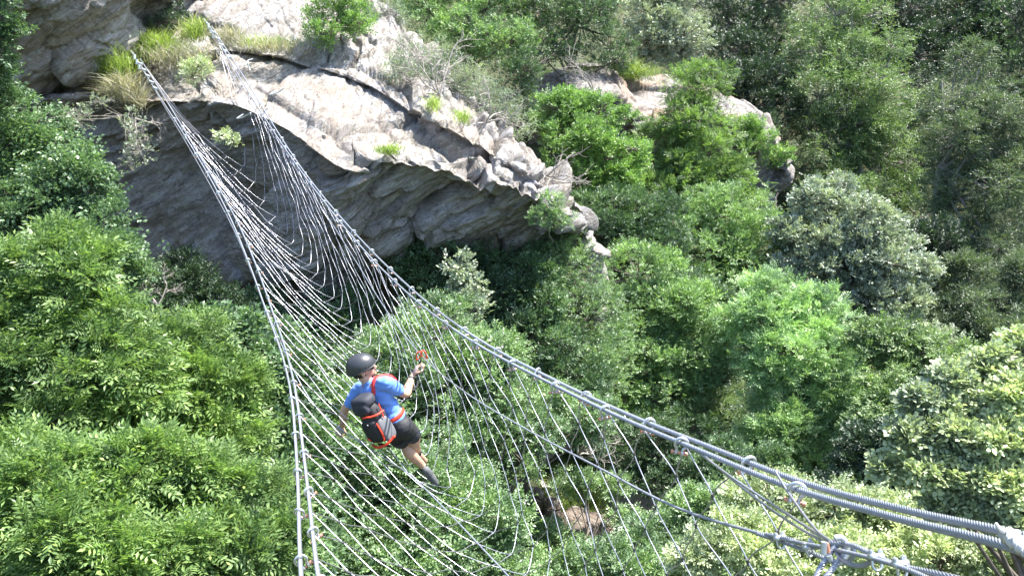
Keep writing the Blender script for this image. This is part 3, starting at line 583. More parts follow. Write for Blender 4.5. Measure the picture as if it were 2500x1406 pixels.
# --- on the rocks
T('shrub', 'fresh green bush rooted in a crack on top of the cliff at the upper edge', 'shrub', 'yellow',
  [(830, 20, 80, 50, 16.2), (880, 60, 45, 30, 16), (790, 90, 45, 30, 15.8), (850, -20, 80, 30, 16.4)], n=1500, size=.8, trunk_r=.03, seed=43, root=(840, 110, 16.3))
T('juniper_bush', 'straggly dry grey-green bush with bare twigs on the cliff ridge', 'shrub', 'dry',
  [(1030, 140, 80, 50, 16.6), (1080, 190, 80, 50, 16.4), (980, 180, 50, 30, 15.9), (1160, 220, 60, 40, 16.6), (1210, 270, 60, 40, 16.6), (1260, 310, 50, 30, 16.4), (950, 40, 30, 60, 18)], n=2600, size=.8, trunk_r=.03, seed=44, root=(1080, 235, 16.5), bark='twig')
T('juniper_bush', 'small yellow-green cushion bush beside the right anchor of the net', 'shrub', 'pale',
  [(480, 165, 36, 24, 14.5), (470, 185, 30, 20, 14.4)], n=420, size=.4, trunk_r=.015, seed=45, root=(482, 190, 14.8), tp='oval')
T('hanging_shrub', 'sparse grey-green creeper hanging down the shaded rock below the left anchor', 'shrub', 'silver',
  [(330, 310, 32, 40, 13.9), (340, 370, 30, 34, 13.8), (310, 400, 24, 24, 13.8), (190, 290, 40, 30, 13.8), (250, 250, 30, 16, 13.8)], n=330, size=.45, trunk_r=.012, seed=46, root=(330, 255, 14.8), bark='twig')
T('fern', 'small pale fern in the dark gully between the two anchor points', 'plant', 'pale',
  [(548, 335, 18, 12, 13.5), (570, 345, 14, 12, 13.5)], n=60, size=.6, trunk_r=.01, seed=47, root=(560, 352, 14.3), tp='oval')
T('shrub', 'green sapling in front of the brown rock at the cliff tip', 'shrub', 'bright',
  [(1345, 500, 26, 24, 13.3), (1370, 540, 30, 24, 13.3), (1320, 530, 22, 22, 13.3)], n=330, size=.6, trunk_r=.02, seed=48, root=(1350, 590, 14.4))
T('shrub', 'dark leafy bush under the overhanging block left of the anchor grass', 'shrub', 'dark',
  [(390, 60, 50, 24, 16.0), (330, 95, 40, 14, 15.6), (430, 40, 30, 30, 16.4)], n=600, size=.6, trunk_r=.02, seed=49, root=(380, 110, 16.6))

# the wood goes on past the frame: copies of the slope's trees
def copy_tree(o, loc, rz, sc, label):
    r = o.copy(); link(r); r.location = loc; r.rotation_euler = (0, 0, rz); r.scale = (sc,)*3; r['label'] = label; r['group'] = 'trees of the wood beyond the frame'
    for ch in list(o.children):
        c = ch.copy(); link(c); c.parent = r
SRC = [o for o in SC.objects if o.parent is None and o.get('category') == 'tree' and o.name.startswith(('birch', 'alder', 'oak_tree', 'hornbeam'))]
for q, (x, y) in enumerate([(16.5, 19), (18, 13.5), (13.5, 10.5), (21, 26), (25, 20), (24, 33), (30, 42), (14, 5.5), (4, 44), (12, 52), (-8, 40), (24, 55), (-16, 30), (33, 30)]):
    if abs((Vector((x, y, gz(x, y)+4))).dot(CAMR)/max(.1, Vector((x, y, gz(x, y)+4)).dot(CAMF)))*F < 1330 and y < 40: continue
    copy_tree(SRC[q % len(SRC)], (x, y, float(gz(x, y))-.2), q*1.3, .85+.1*(q % 3), 'leafy tree of the wood outside the picture')
# undergrowth on the hillside (uncountable)
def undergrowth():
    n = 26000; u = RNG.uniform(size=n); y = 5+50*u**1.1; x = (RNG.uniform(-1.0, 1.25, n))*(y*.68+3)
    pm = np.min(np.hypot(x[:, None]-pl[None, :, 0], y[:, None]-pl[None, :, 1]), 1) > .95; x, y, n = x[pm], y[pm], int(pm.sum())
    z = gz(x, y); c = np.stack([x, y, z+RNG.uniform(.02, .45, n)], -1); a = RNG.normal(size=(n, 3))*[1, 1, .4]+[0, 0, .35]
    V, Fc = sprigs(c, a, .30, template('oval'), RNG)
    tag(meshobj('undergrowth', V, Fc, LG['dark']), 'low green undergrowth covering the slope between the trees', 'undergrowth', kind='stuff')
undergrowth()
def grass_blades(n, cx, cy, sx, sy, d, ln, rng, lean=.35, zoff=0):
    on = d < 0; d = abs(d)
    px = cx+rng.normal(0, sx, n); py = cy+rng.normal(0, sy, n); b = PA(np.stack([px, py, np.full(n, d)+rng.normal(0, .12, n)], -1)); b[:, 2] += zoff
    if on:
        c0 = P(cx, cy, d); b[:, 0] = c0.x+rng.normal(0, sx/F*d, n); b[:, 1] = c0.y+rng.normal(0, sy/F*d*2, n); b[:, 2] = gz(b[:, 0], b[:, 1])-.02
    dr = rng.normal(0, lean, (n, 3)); dr[:, 2] = 1; l = (ln*rng.uniform(.5, 1.2, n))[:, None]
    s = rng.normal(size=(n, 3)); s[:, 2] = 0; s /= np.linalg.norm(s, axis=1)[:, None]; w_ = .005
    m = b+dr*l*.55; tip = b+dr*l*.85+np.stack([dr[:, 0], dr[:, 1], np.zeros(n)], -1)*l*.7
    V = np.stack([b-s*w_, b+s*w_, m+s*w_, m-s*w_, tip], 1).reshape(-1, 3); k = np.arange(n)[:, None]*5
    return V, np.concatenate([k+0, k+1, k+2, k+3], 1), np.concatenate([k+3, k+2, k+4], 1)
def tuft(label, parts, seed, mat='grass', group=None, name='grass_tuft', kind=None):
    rng = np.random.default_rng(seed); mb = MB()
    for (n, cx, cy, sx, sy, d, ln, lean) in parts:
        V, q, t = grass_blades(n, cx, cy, sx, sy, d, ln, rng, lean); k = mb.n; mb.add(V, q); mb.F[3].append(t+k); mb.M[3].append(np.zeros(len(t), int))
    o = mb.build(name, LG[mat], None, False); tag(o, label, 'grass', group, kind); return o
tuft('lush bright green grass tuft left of the left cable anchor', [(900, 280, 180, 22, 12, 14.9, .42, .45)], 1)
tuft('lush bright green grass tuft right behind the left cable anchor', [(1000, 385, 132, 24, 10, 15.7, .42, .45)], 2)
tuft('dry straw coloured grass hanging over the ledge under the left anchor', [(700, 295, 225, 20, 14, 14.6, .30, .7), (200, 345, 250, 8, 12, 14.7, .25, .7)], 3, 'straw')
tuft('yellowish grass on the ledge between the two anchors', [(900, 440, 150, 40, 14, 15.2, .25, .5), (400, 560, 100, 20, 12, 15.8, .25, .5), (500, 670, 120, 40, 8, 15.8, .2, .6), (250, 470, 90, 20, 12, 16, .3, .5)], 4, 'straw')
tuft('fresh grass growing along the ledge behind the straw', [(400, 480, 85, 12, 10, 15.8, .3, .4), (350, 430, 135, 30, 8, 15.4, .22, .5), (350, 650, 110, 40, 6, 15.9, .2, .5)], 5)
tuft('low yellow-green cushions of grass on the cliff brow', [(350, 950, 372, 14, 5, 12.7, .12, .7), ], 6)
tuft('small grass tuft on the cliff ridge under the bare grey branches, left one', [(200, 1060, 262, 8, 8, 15.0, .2, .6)], 61)
tuft('small grass tuft on the cliff ridge under the leafless twigs, right one', [(200, 1130, 292, 10, 8, 14.5, .16, .6)], 62)
tuft('green grass around the top slab of the second outcrop', [(900, 1560, 185, 25, 8, 25.8, .3, .6), (500, 1530, 165, 15, 6, 26, .3, .6), (500, 1420, 185, 20, 8, 25.2, .3, .6)], 7)
tuft('grassy bank beside the narrow rock under the net', [(2200, 1370, 1210, 40, 40, -14.8, .3, .5), (1800, 1420, 1110, 40, 30, -15.4, .3, .5)], 8)
tuft('pale grass on the open bank left of the bright ash', [(3200, 1770, 960, 40, 50, -18.4, .35, .6), (2500, 1790, 1050, 40, 40, -17.2, .3, .6)], 9, 'birch')
def bare(name, label, c, h, seed, spread=1.0, n=5, group=None, mat='twig', r0=.018, lean=(0, 0, 1)):
    rng = np.random.default_rng(seed); mb = MB(); c = np.array(c)
    def grow(p, d, l, r, k):
        q = p; pts = [p]
        for _ in range(5): d = d+rng.normal(0, .16, 3); d /= np.linalg.norm(d); q = q+d*l/5; pts.append(q)
        tube(mb, crom(pts, 2), np.linspace(r, r*.55, 11), 5, cap=False)
        if k < 3:
            for t in (2, 3, 4, 5, 5): 
                e = d+rng.normal(0, .62, 3); grow(pts[t], e/np.linalg.norm(e), l*rng.uniform(.4, .68), r*.5, k+1)
    for _ in range(n):
        d = np.array(lean)+rng.normal(0, .45*spread, 3); grow(c, d/np.linalg.norm(d), h*rng.uniform(.6, 1), r0, 0 if n < 4 else 1)
    return tag(mb.build(name, M[mat]), label, 'branches', group)
bare('dead_branch', 'bare grey branches reaching out over the cliff ridge beside the dry bush', P(1075, 235, 15.6), 1.0, 1, 1.3, 6)
bare('dead_branch', 'leafless twigs bending over the lower cliff ridge above the beech', P(1185, 300, 15.9), .8, 2, 1.4, 5, lean=(.6, 0, .5))
bare('dead_branch', 'tangle of dry twigs beside the pale boulder under the right cables', P(1410, 1110, 13.4), .8, 3, 1.5, 7, lean=(.3, 0, .6))
bare('dead_branch', 'pale bare twigs poking from bushes at the cliff foot left of the net', P(385, 745, 12.2), .5, 4, 1.4, 3, lean=(-.2, -.2, .5))
bare('dead_branch', 'thin dead twigs hanging from the lower edge of the cliff overhang', P(1330, 430, 14.8), .6, 5, 1.3, 5, lean=(.7, -.2, -.1))
bare('dead_branch', 'bleached branches lying across the top slab of the second outcrop', P(1450, 225, 23.7), 1.3, 6, 1.3, 6, lean=(-.7, -.2, .2))
bare('dead_branch', 'forked leafless stem hanging out of the ledge below the left anchor', P(330, 290, 14.2), .5, 7, 1.0, 3, lean=(-.1, -.4, -.8))
# ------------------------------------------------------------------ net bridge
LP = [(822, 1760, 1.95), (790, 1560, 2.45), (770, 1480, 2.85), (757, 1406, 3.25), (750, 1320, 3.75), (742, 1200, 4.6), (731, 1080, 5.5), (717, 965, 6.4), (692, 860, 7.3), (655, 755, 8.3), (618, 650, 9.3), (575, 545, 10.3), (525, 450, 11.4), (462, 345, 12.6), (400, 245, 13.8), (338, 145, 14.8)]
RP = [(3300, 1640, .9), (2850, 1462, 1.15), (2500, 1330, 1.5), (2200, 1255, 2.0), (1940, 1180, 2.55), (1720, 1092, 3.1), (1520, 1010, 3.8), (1340, 925, 4.8), (1180, 842, 5.9), (1060, 762, 7.0), (965, 680, 8.0), (885, 598, 9.1), (800, 498, 10.3), (725, 400, 11.5), (655, 295, 12.9), (585, 180, 14.3), (515, 65, 15.8)]
def plane_path(pts):
    return resample(crom(PA(pts), 16), .02)
LPATH = plane_path(LP); RPATH = plane_path(RP)
def arc(p): return np.concatenate([[0], np.cumsum(np.linalg.norm(np.diff(p, axis=0), axis=1))])
ax_dir = (LPATH[-1]+RPATH[-1])/2-(LPATH[0]+RPATH[0])/2; ax_dir[2] = 0; ax_dir /= np.linalg.norm(ax_dir); cross = np.array([ax_dir[1], -ax_dir[0], 0])
bridge = empty('net_bridge', P(1000, 1100, 7.5)); tag(bridge, 'hammock bridge of wire mesh slung between two pairs of steel cables', 'bridge')
def wire_rope(path, r, name='main_cable', lobes=8, pitch=.092):
    mb = MB(); d = path@np.array(CAMF); near = d < 6.5; k = np.where(near)[0]
    segs = []
    if near[0]: i = k[-1]; segs = [(path[:i+1], .005, 32), (path[i:], .06, 10)]
    elif near[-1]: i = k[0]; segs = [(path[:i+1], .06, 10), (path[i:], .005, 32)]
    else: segs = [(path, .06, 10)]
    for p, st, sd_ in segs: tube(mb, resample(p, st), r, sd_, 0, lobes if sd_ == 32 else 0, pitch, .22)
    return mb.build(name, M['cable'], bridge)
CAB = {}
for side, path in (('L', LPATH), ('R', RPATH)):
    s = arc(path)
    for k, sg in ((0, -1), (1, 1)):
        wob = .026+.008*np.sin(s*.9+k)
        q = path+cross*(sg*wob)[:, None]+np.array([0, 0, 1])*(.008*np.sin(s*.7+2*k+(side == 'R')))[:, None]
        CAB[side, k] = q; wire_rope(q, .0095)
# parameter along the axis -> point on each side
def by_axis(path):
    t = path[:, :2]@ax_dir[:2]; o = np.argsort(t); return t[o], path[o]
tL, pL = by_axis(LPATH); tR, pR = by_axis(RPATH)
SKEW = 0.0
def at(t, p, v): return np.stack([np.interp(v, t, p[:, k]) for k in range(3)], -1)
t_end = P(430, 285, 13.4).to_2d().dot(Vector(ax_dir[:2])); t_start = max(tL[0], tR[0])+.05
print('axis', ax_dir, 'L', tL[0], tL[-1], 'R', tR[0], tR[-1], 'end', t_end, 'start', t_start)
DS = .36; J = 16
UX = np.linspace(0, 1, 101); _hh = 1.55*(1-np.abs(2*UX-1)**2); UA = np.concatenate([[0], np.cumsum(np.hypot(np.diff(UX)*1.5, np.diff(_hh)))]); UA /= UA[-1]
def surf(tt, u):
    "u 0..1 from left to right cable; hanging net surface"
    tt = np.asarray(tt, float); u = np.asarray(u, float)
    a = at(tL, pL, tt); b = at(tR, pR, tt)
    a = a+cross*.02; b = b-cross*.02
    D = 1.6*np.clip((t_end+1.6-tt)/3.2, .15, 1)**.7
    x = np.interp(u, UA, UX); h = 1-np.abs(2*x-1)**2.0
    lean = np.interp(tt, [t_end-6, t_end], [.37, .20])[..., None]
    return a*(1-x)[..., None]+b*x[..., None]-(np.array([0, 0, 1.0])-lean*cross)*(D*h)[..., None]
ni = int((t_end-t_start)/DS)
I, JJ = np.meshgrid(np.arange(ni+1), np.arange(J+1), indexing='ij')
TT = t_start+(I+.5*(JJ % 2))*DS
NODES = surf(TT, JJ/J)
foot_c = np.array(P(1043, 1172, 7.92))
_q = np.linalg.norm(NODES-foot_c, axis=-1); _n = NODES[np.unravel_index(_q.argmin(), _q.shape)]; print('foot gap', foot_c-_n)
_wt = np.exp(-(np.linalg.norm(NODES-_n, axis=-1)/.42)**2); _wt[:, 0] = 0; _wt[:, -1] = 0; NODES = NODES+(foot_c-_n-np.array([0, 0, .03]))*_wt[..., None]
jit = RNG.normal(0, .014, NODES.shape); jit[:, 0] = 0; jit[:, -1] = 0; NODES = NODES+jit
mb = MB(); kb = MB()
for j in range(J):
    for i in range(ni+1):
        for di in ((0, -1) if j % 2 == 0 else (0, 1)):
            i2 = i+di
            if i2 < 0 or i2 > ni: continue
            a, b = NODES[i, j], NODES[i2, j+1]; e_ = b-a
            # the strands leave each ferrule bent towards the across-direction
            ac1 = surf(TT[i, j], min(1, (j+.5)/J))-surf(TT[i, j], max(0, (j-.5)/J)); ac2 = surf(TT[i2, j+1], min(1, (j+1.5)/J))-surf(TT[i2, j+1], max(0, (j+.5)/J))
            ln = np.linalg.norm(e_); ac1 = ac1/(np.linalg.norm(ac1)+1e-9)*ln; ac2 = ac2/(np.linalg.norm(ac2)+1e-9)*ln
            m1 = .72*e_+.36*ac1; m2 = .72*e_+.36*ac2
            t = np.linspace(0, 1, 8)[:, None]; h00 = 2*t**3-3*t**2+1; h10 = t**3-2*t**2+t; h01 = -2*t**3+3*t**2; h11 = t**3-t**2
            tube(mb, h00*a+h10*m1+h01*b+h11*m2, .0030, 6, cap=False)
    if j:
        for i in range(ni+1):
            c = NODES[i, j]; ac = surf(TT[i, j], (j+.3)/J)-surf(TT[i, j], (j-.3)/J); ac = ac/np.linalg.norm(ac)
            tube(kb, [c-ac*.014, c+ac*.012], .0065, 6)
mb.build('mesh_net', M['strand'], bridge); tag(kb.build('ferrule', M['knot'], bridge), kind='stuff')
# edge ropes gathering the net at its far end
mb = MB()
for side, j0, anchor in (('L', 1, P(352, 160, 14.8)), ('R', J-1, P(528, 90, 15.5))):
    for q in range(4):
        j = int(j0+(1 if side == 'L' else -1)*q*2); a = np.array(anchor); b = NODES[ni, j]
        tube(mb, crom([a, (a+b)/2-np.array([0, 0, .06+.05*q]), b], 8), .0045, 6)
e_ = NODES[ni, 1:J:1]; tube(mb, crom(e_, 4), .0045, 6)
mb.build('end_lacing', M['strand'], bridge)
# handlines
HR = [(2330, 1440, 1.5), (2200, 1384, 1.7), (2060, 1345, 2.0), (1850, 1300, 2.5), (1640, 1233, 3.2), (1460, 1140, 4.2), (1290, 1050, 5.3), (1140, 960, 6.5), (1033, 872, 7.4), (945, 760, 8.2), (870, 640, 9.3), (800, 530, 10.4), (740, 440, 11.3), (680, 350, 12.3), (600, 235, 13.7), (520, 110, 15.3)]
HL = [(1330, 1500, 4.2), (1180, 1340, 5.0), (1080, 1235, 5.8), (1000, 1158, 6.5), (925, 1110, 7.0), (832, 1047, 7.45), (765, 985, 7.7), (715, 900, 8.0), (665, 790, 8.7), (620, 680, 9.7), (575, 570, 10.7), (520, 465, 11.7), (455, 350, 12.9), (395, 250, 14), (342, 155, 15)]
for H, r in ((HR, .0052), (HL, .0052)): wire_rope(resample(crom(PA(H), 12), .02), r, 'hand_cable', 6, .045)
# shackles, each a bow with a pin
def shackle_mesh():
    mb = MB(); th = np.linspace(-.32*np.pi, 1.32*np.pi, 22); r = .021
    bow = np.stack([r*np.cos(th), 0*th, r*np.sin(th)+.004], -1); bow = np.vstack([[bow[0, 0]*.92, 0, bow[0, 2]-.014], bow, [bow[-1, 0]*.92, 0, bow[-1, 2]-.014]])
    tube(mb, bow, .0052, 8); 
    for s in (-1, 1): tube(mb, [(s*.011-.003, 0, -.030), (s*.011+.003, 0, -.030)], .0085, 10)
    pn = MB(); tube(pn, [(-.022, 0, -.030), (.018, 0, -.030)], .0042, 8); tube(pn, [(.018, 0, -.030), (.028, 0, -.030)], .0078, 8)
    tube(pn, [(-.026, 0, -.030), (-.020, 0, -.030)], .0065, 8)
    return mb, pn
sm, pm = shackle_mesh()
s0 = sm.build('shackle', M['steel'], None); p0 = pm.build('pin', M['copper'], None); first = True; cnt = 0
for side, j, sg in (('L', 0, 1), ('R', J, 1)):
    for i in range(ni+1):
        k = i % 2; cab = CAB[side, k]; c = NODES[i, j]; dd = np.linalg.norm(cab-c, axis=1); q = int(dd.argmin()); p = cab[q]
        if p@np.array(CAMF) < 1.0 or cnt >= 98: continue
        tdir = cab[min(q+3, len(cab)-1)]-cab[max(q-3, 0)]; tdir /= np.linalg.norm(tdir)
        z = np.array([0, 0, 1.0])+.25*cross*(1 if side == 'L' else -1)*-1+RNG.normal(0, .12, 3); y = tdir+RNG.normal(0, .3, 3); y -= z*(y@z)/(z@z); y /= np.linalg.norm(y); z /= np.linalg.norm(z); x = np.cross(y, z)
        if first: o, pn = s0, p0; first = False
        else: o = s0.copy(); link(o); pn = p0.copy(); link(pn)
        o.parent = bridge; pn.parent = o
        mtx = Matrix(((x[0], y[0], z[0], 0), (x[1], y[1], z[1], 0), (x[2], y[2], z[2], 0), (0, 0, 0, 1)))
        sc_ = 1.2; o.matrix_local = Matrix.Translation(Vector(p-z*.008)-bridge.location)@mtx@Matrix.Scale(sc_, 4); cnt += 1
print('shackles', cnt)
# clamps, thimble shackle and loops at the near end
def clamp(p, t, sc_=1.0):
    mb = MB(); t = np.array(t, float); t /= np.linalg.norm(t); u = np.array([.15, -.3, 1.]); u -= t*(u@t); u /= np.linalg.norm(u); s = np.cross(t, u); p = np.array(p)
    th = np.linspace(0, np.pi, 10); w_ = .011*sc_
    for o in (-.0,):
        U = [p+s*w_*math.cos(a)+u*(-.012*sc_-w_*math.sin(a)) for a in th]; U = [p+s*w_+u*.024*sc_]+U+[p-s*w_+u*.024*sc_]
        tube(mb, U, .0032*sc_, 8)
    R = np.stack([t, s, u], 1); ellipsoid(mb, p+u*.008*sc_, (.011*sc_, .019*sc_, .007*sc_), R, 12, 8, 0, .45)
    for q in (-1, 1): tube(mb, [p+s*q*w_+u*.014*sc_, p+s*q*w_+u*.022*sc_], .0062*sc_, 6)
    return mb.build('rope_clamp', M['steel'], bridge)
for a, b in (((1905, 1318, 2.35), (1975, 1342, 2.2)), ((1975, 1338, 2.2), (2050, 1360, 2.1)), ((2140, 1366, 1.85), (2200, 1385, 1.75)), ((2200, 1384, 1.72), (2260, 1405, 1.65))):
    clamp(P(*a), P(*b)-P(*a), 1.0)
def rope_part(name, pts, r, lobes=6, pitch=.06, mat='cable'):
    mb = MB(); tube(mb, resample(crom([P(*p) for p in pts], 10), .004), r, 24 if lobes else 8, 0, lobes, pitch, .28); return mb.build(name, M[mat], bridge)
rope_part('cable_loop', [(1850, 1302, 2.48), (1920, 1325, 2.34), (1990, 1352, 2.2), (2050, 1375, 2.12), (2085, 1350, 2.08), (2050, 1318, 2.1), (1990, 1335, 2.18), (1930, 1316, 2.3), (1870, 1303, 2.42)], .006)
rope_part('cable_loop', [(2025, 1325, 2.08), (2080, 1330, 2.0), (2130, 1352, 1.88), (2190, 1378, 1.76), (2290, 1400, 1.6), (2400, 1425, 1.5)], .0062)
rope_part('cable_loop', [(2140, 1364, 1.86), (2100, 1380, 1.92), (2060, 1368, 2.0), (2035, 1335, 2.06)], .006)
rope_part('cable_loop', [(2050, 1322, 2.06), (2020, 1360, 2.04), (1995, 1400, 2.02), (1985, 1440, 2.0)], .0065)
rope_part('cable_loop', [(2065, 1330, 2.04), (2045, 1372, 2.02), (2015, 1410, 2.0), (1995, 1440, 1.99)], .0065)
for a in ([(1893, 1150, 2.6), (1930, 1210, 2.45), (1990, 1290, 2.2), (2035, 1325, 2.08)], [(1700, 1100, 3.1), (1780, 1160, 2.8), (1900, 1240, 2.5), (2035, 1328, 2.08)], [(1715, 1108, 3.1), (1800, 1180, 2.8), (1910, 1262, 2.5), (2030, 1333, 2.08)]):
    rope_part('stay_cord', a, .0042, 0, mat='strand')
mb = MB(); c = np.array(P(2045, 1342, 2.03)); th = np.linspace(-.9*np.pi, .6*np.pi, 18); e1 = np.array([1, 0, 0]); e2 = np.array(CAMU)
tube(mb, [c+e1*.024*math.cos(a)+e2*.032*math.sin(a) for a in th], .008, 12); o = mb.build('thimble_shackle', M['steel'], bridge)
mb = MB(); tube(mb, [P(2012, 1322, 2.0), P(2010, 1352, 2.0)], .008, 10); tube(mb, [P(2018, 1325, 2.02), P(2022, 1348, 2.02)], .006, 10, 1); mb.build('shackle_pin', [M['steel'], M['copper']], bridge)
mb = MB(); rr = np.random.RandomState(5); pth = resample(crom([P(2455, 1298, 1.5), P(2490, 1335, 1.46), P(2530, 1360, 1.42), P(2590, 1385, 1.38)], 6), .006)
rad = .0125+.004*rr.randn(len(pth)).clip(-1, 1.6); tube(mb, pth+rr.randn(*pth.shape)*.0018, rad, 14, depth=.3, lobes=5, pitch=.05)
tube(mb, crom([P(2458, 1300, 1.49), P(2440, 1290, 1.47), P(2430, 1276, 1.46)], 4), [.006]*4+[.004]*4+[.002], 6, flat=.3)
M['tape'] = simple('white_cloth_tape', (.6, .59, .57), .8, 0, .15, 40); mb.build('tape_wrap', M['tape'], bridge)
# far anchors: bolts, clamps, plates
for px, py, d in ((332, 138, 14.85), (512, 62, 15.85)):
    mb = MB()
    for q in range(3): tube(mb, [P(px-4+q*6, py-4+q*12, d-.1*q), P(px-4+q*6, py+8+q*12, d-.1*q)], .03, 8)
    tube(mb, [P(px-6, py-4, d), P(px-14, py-14, d+.5)], .02, 8)
    for q in range(5): tube(mb, [P(px+6+q*9, py+16+q*15, d-.35-.17*q), P(px+16+q*9, py+20+q*15, d-.35-.17*q)], .022, 8)
    mb.build('anchor_bolt', M['steel'], bridge)
# thin safety line running up the rock, with its pegs
mb = MB(); tube(mb, crom([P(398, -20, 17.3), P(420, 25, 16.8), P(445, 70, 16.0), P(470, 95, 15.6), P(505, 132, 15.1)], 8), .008, 6)
sl = mb.build('safety_line', M['steel']); tag(sl, 'thin steel safety line running up the rock from the right anchor to the upper edge', 'cable')
for a, b, lb in (((578, 290, 13.2), (612, 276, 13.0), 'bent steel hook poking from the rock face left of the right cables'), ((604, 150, 14.9), (610, 172, 14.9), 'short steel peg standing on the ledge right of the right cables'), ((658, 232, 13.6), (694, 216, 13.5), 'steel rod sticking out of the rock right of the right cables')):
    mb = MB(); a_, b_ = P(*a), P(*b); tube(mb, crom([a_+Vector((0, .4, 0)), a_, (a_+b_)/2+Vector((0, 0, -.02)), b_], 4), .011, 8); tag(mb.build('steel_peg', M['steel']), lb, 'peg', 'steel pegs in the rock')
#PERSON
# ------------------------------------------------------------------ the climber
def fuse(mb, name, mat, parent, voxel=.006, it=4, fac=.5):
    o = mb.build('tmp', mat, None); m = o.modifiers.new('r', 'REMESH'); m.mode = 'VOXEL'; m.voxel_size = voxel; m.use_smooth_shade = True
    s = o.modifiers.new('s', 'SMOOTH'); s.iterations = it; s.factor = fac
    dg = bpy.context.evaluated_depsgraph_get(); me = bpy.data.meshes.new_from_object(o.evaluated_get(dg)); me.name = name
    bpy.data.objects.remove(o); q = link(bpy.data.objects.new(name, me))
    if parent is not None:
        me.transform(Matrix.Translation(-parent.location)); q.parent = parent
    for p in me.polygons: p.use_smooth = True
    if not me.materials: me.materials.append(mat)
    return q
def limb(mb, pts, rad, per=6, flat=1.0, up=None):
    p = crom([np.array(q, float) for q in pts], per); r = crom(np.array([[x, 0, 0] for x in rad], float), per)[:, 0]
    tube(mb, p, r, 14, flat=flat, up=up)
    for q, x in ((pts[0], rad[0]), (pts[-1], rad[-1])): ellipsoid(mb, np.array(q, float), (x*.98,)*3, None, 14, 9)
A = lambda *a: np.array(P(*a))
pel, neck, head = A(960, 1034, 7.32), A(899, 929, 7.2), A(885, 899, 7.17)
spine = neck-pel; sl_ = np.linalg.norm(spine); zs = spine/sl_
fw = np.array([.62, .74, -.1]); fw -= zs*(fw@zs); fw /= np.linalg.norm(fw); rt = np.cross(fw, zs)
TR = np.stack([rt, fw, zs], 1); loc = lambda x, y, z, o=pel: o+TR@np.array([x, y, z])
print('spine', sl_, 'rt', rt)
shR = loc(.185, .01, sl_-.055); shL = loc(-.185, .02, sl_-.075)
elR, wrR = A(990, 962, 7.28), A(1009, 915, 7.42)
elL, wrL = A(840, 1003, 7.42), A(836, 1038, 7.5)
hipR = loc(.095, .0, -.04); hipL = loc(-.085, 0, -.04)
knL, anL, toL = A(988, 1082, 7.66), A(1039, 1147, 7.84), A(1064, 1179, 7.94)
knR, anR, toR = A(1012, 1066, 7.62), A(1019, 1106, 7.92), A(1037, 1124, 8.06)
for nme, a, b in (('uarmR', shR, elR), ('farmR', elR, wrR), ('uarmL', shL, elL), ('farmL', elL, wrL), ('thL', hipL, knL), ('shL', knL, anL), ('thR', hipR, knR), ('shR', knR, anR)): print(nme, round(float(np.linalg.norm(a-b)), 2))
man = empty('person', pel)
tag(man, 'climber in black helmet, blue shirt and black shorts, reaching up to the hand cable', 'person')
skin = simple('skin', (.52, .31, .215), .5, 0, .08, 30)
nt = skin.node_tree; nt.nodes['Principled BSDF'].inputs['Subsurface Weight'].default_value = .08; nt.nodes['Principled BSDF'].inputs['Subsurface Radius'].default_value = (.02, .008, .004)
cloth_blue = simple('blue_jersey', (.12, .26, .66), .75, 0, .1, 12, bump=.35, sheen=.2); black = simple('black_cloth', (.022, .022, .026), .7, 0, .2, 25, bump=.3)
grey = simple('charcoal_cloth', (.028, .031, .044), .7, 0, .15, 25, bump=.3); orange = simple('orange_webbing', (.72, .05, .018), .55, 0, .1, 30); red = simple('red_webbing', (.6, .03, .03), .6, 0, .1, 30)
lgrey = simple('light_grey_cloth', (.11, .115, .125), .7, 0, .1, 30); shell = simple('matt_black_shell', (.035, .037, .042), .38, 0, .05, 30, spec=.6); hair_m = simple('dark_hair', (.03, .02, .015), .7, 0, .3, 120)
white = simple('white_print', (.75, .75, .75), .6, 0, .03, 30)
# head frame
hf = np.array([.95, .16, .10]); hf /= np.linalg.norm(hf); hu = np.array([-.14, -.12, 1.]); hu -= hf*(hu@hf); hu /= np.linalg.norm(hu); hr = np.cross(hf, hu)
HR_ = np.stack([hr, hf, hu], 1); hl = lambda x, y, z: head+HR_@np.array([x, y, z])
b = MB()
ellipsoid(b, hl(0, -.01, .02), (.076, .098, .088), HR_, 24, 16); ellipsoid(b, hl(0, .03, -.045), (.058, .068, .068), HR_, 20, 14)   # skull, jaw
ellipsoid(b, hl(0, .085, -.085), (.026, .02, .02), HR_, 12, 8)                                                                     # chin
limb(b, [hl(0, .088, .015), hl(0, .112, -.028)], [.009, .014], 3); 
for s in (-1, 1):
    ellipsoid(b, hl(s*.011, .105, -.03), (.009, .01, .008), HR_, 10, 6)       # nostrils
    ellipsoid(b, hl(s*.078, -.005, -.015), (.010, .020, .032), HR_, 12, 8)    # ears
    ellipsoid(b, hl(s*.032, .078, .028), (.024, .012, .008), HR_, 10, 6)      # brows
    ellipsoid(b, hl(s*.042, .068, -.02), (.022, .018, .018), HR_, 10, 6)      # cheeks
limb(b, [hl(-.022, .088, -.052), hl(0, .097, -.051), hl(.022, .088, -.052)], [.006, .009, .006], 4); limb(b, [hl(-.018, .088, -.062), hl(0, .096, -.063), hl(.018, .088, -.062)], [.006, .009, .006], 4)
limb(b, [hl(0, -.02, -.05), loc(0, .0, sl_-.03)], [.056, .06], 4)
ellipsoid(b, loc(0, 0, sl_-.17), (.155, .098, .17), TR, 20, 14); ellipsoid(b, loc(0, .0, sl_-.07), (.13, .075, .07), TR, 20, 12); ellipsoid(b, loc(0, .01, .17), (.135, .092, .17), TR, 20, 12); ellipsoid(b, loc(0, 0, .0), (.15, .105, .11), TR, 20, 12)
def mid3(a, b_, t, off=(0, 0, 0)): return a*(1-t)+b_*t+np.array(off)
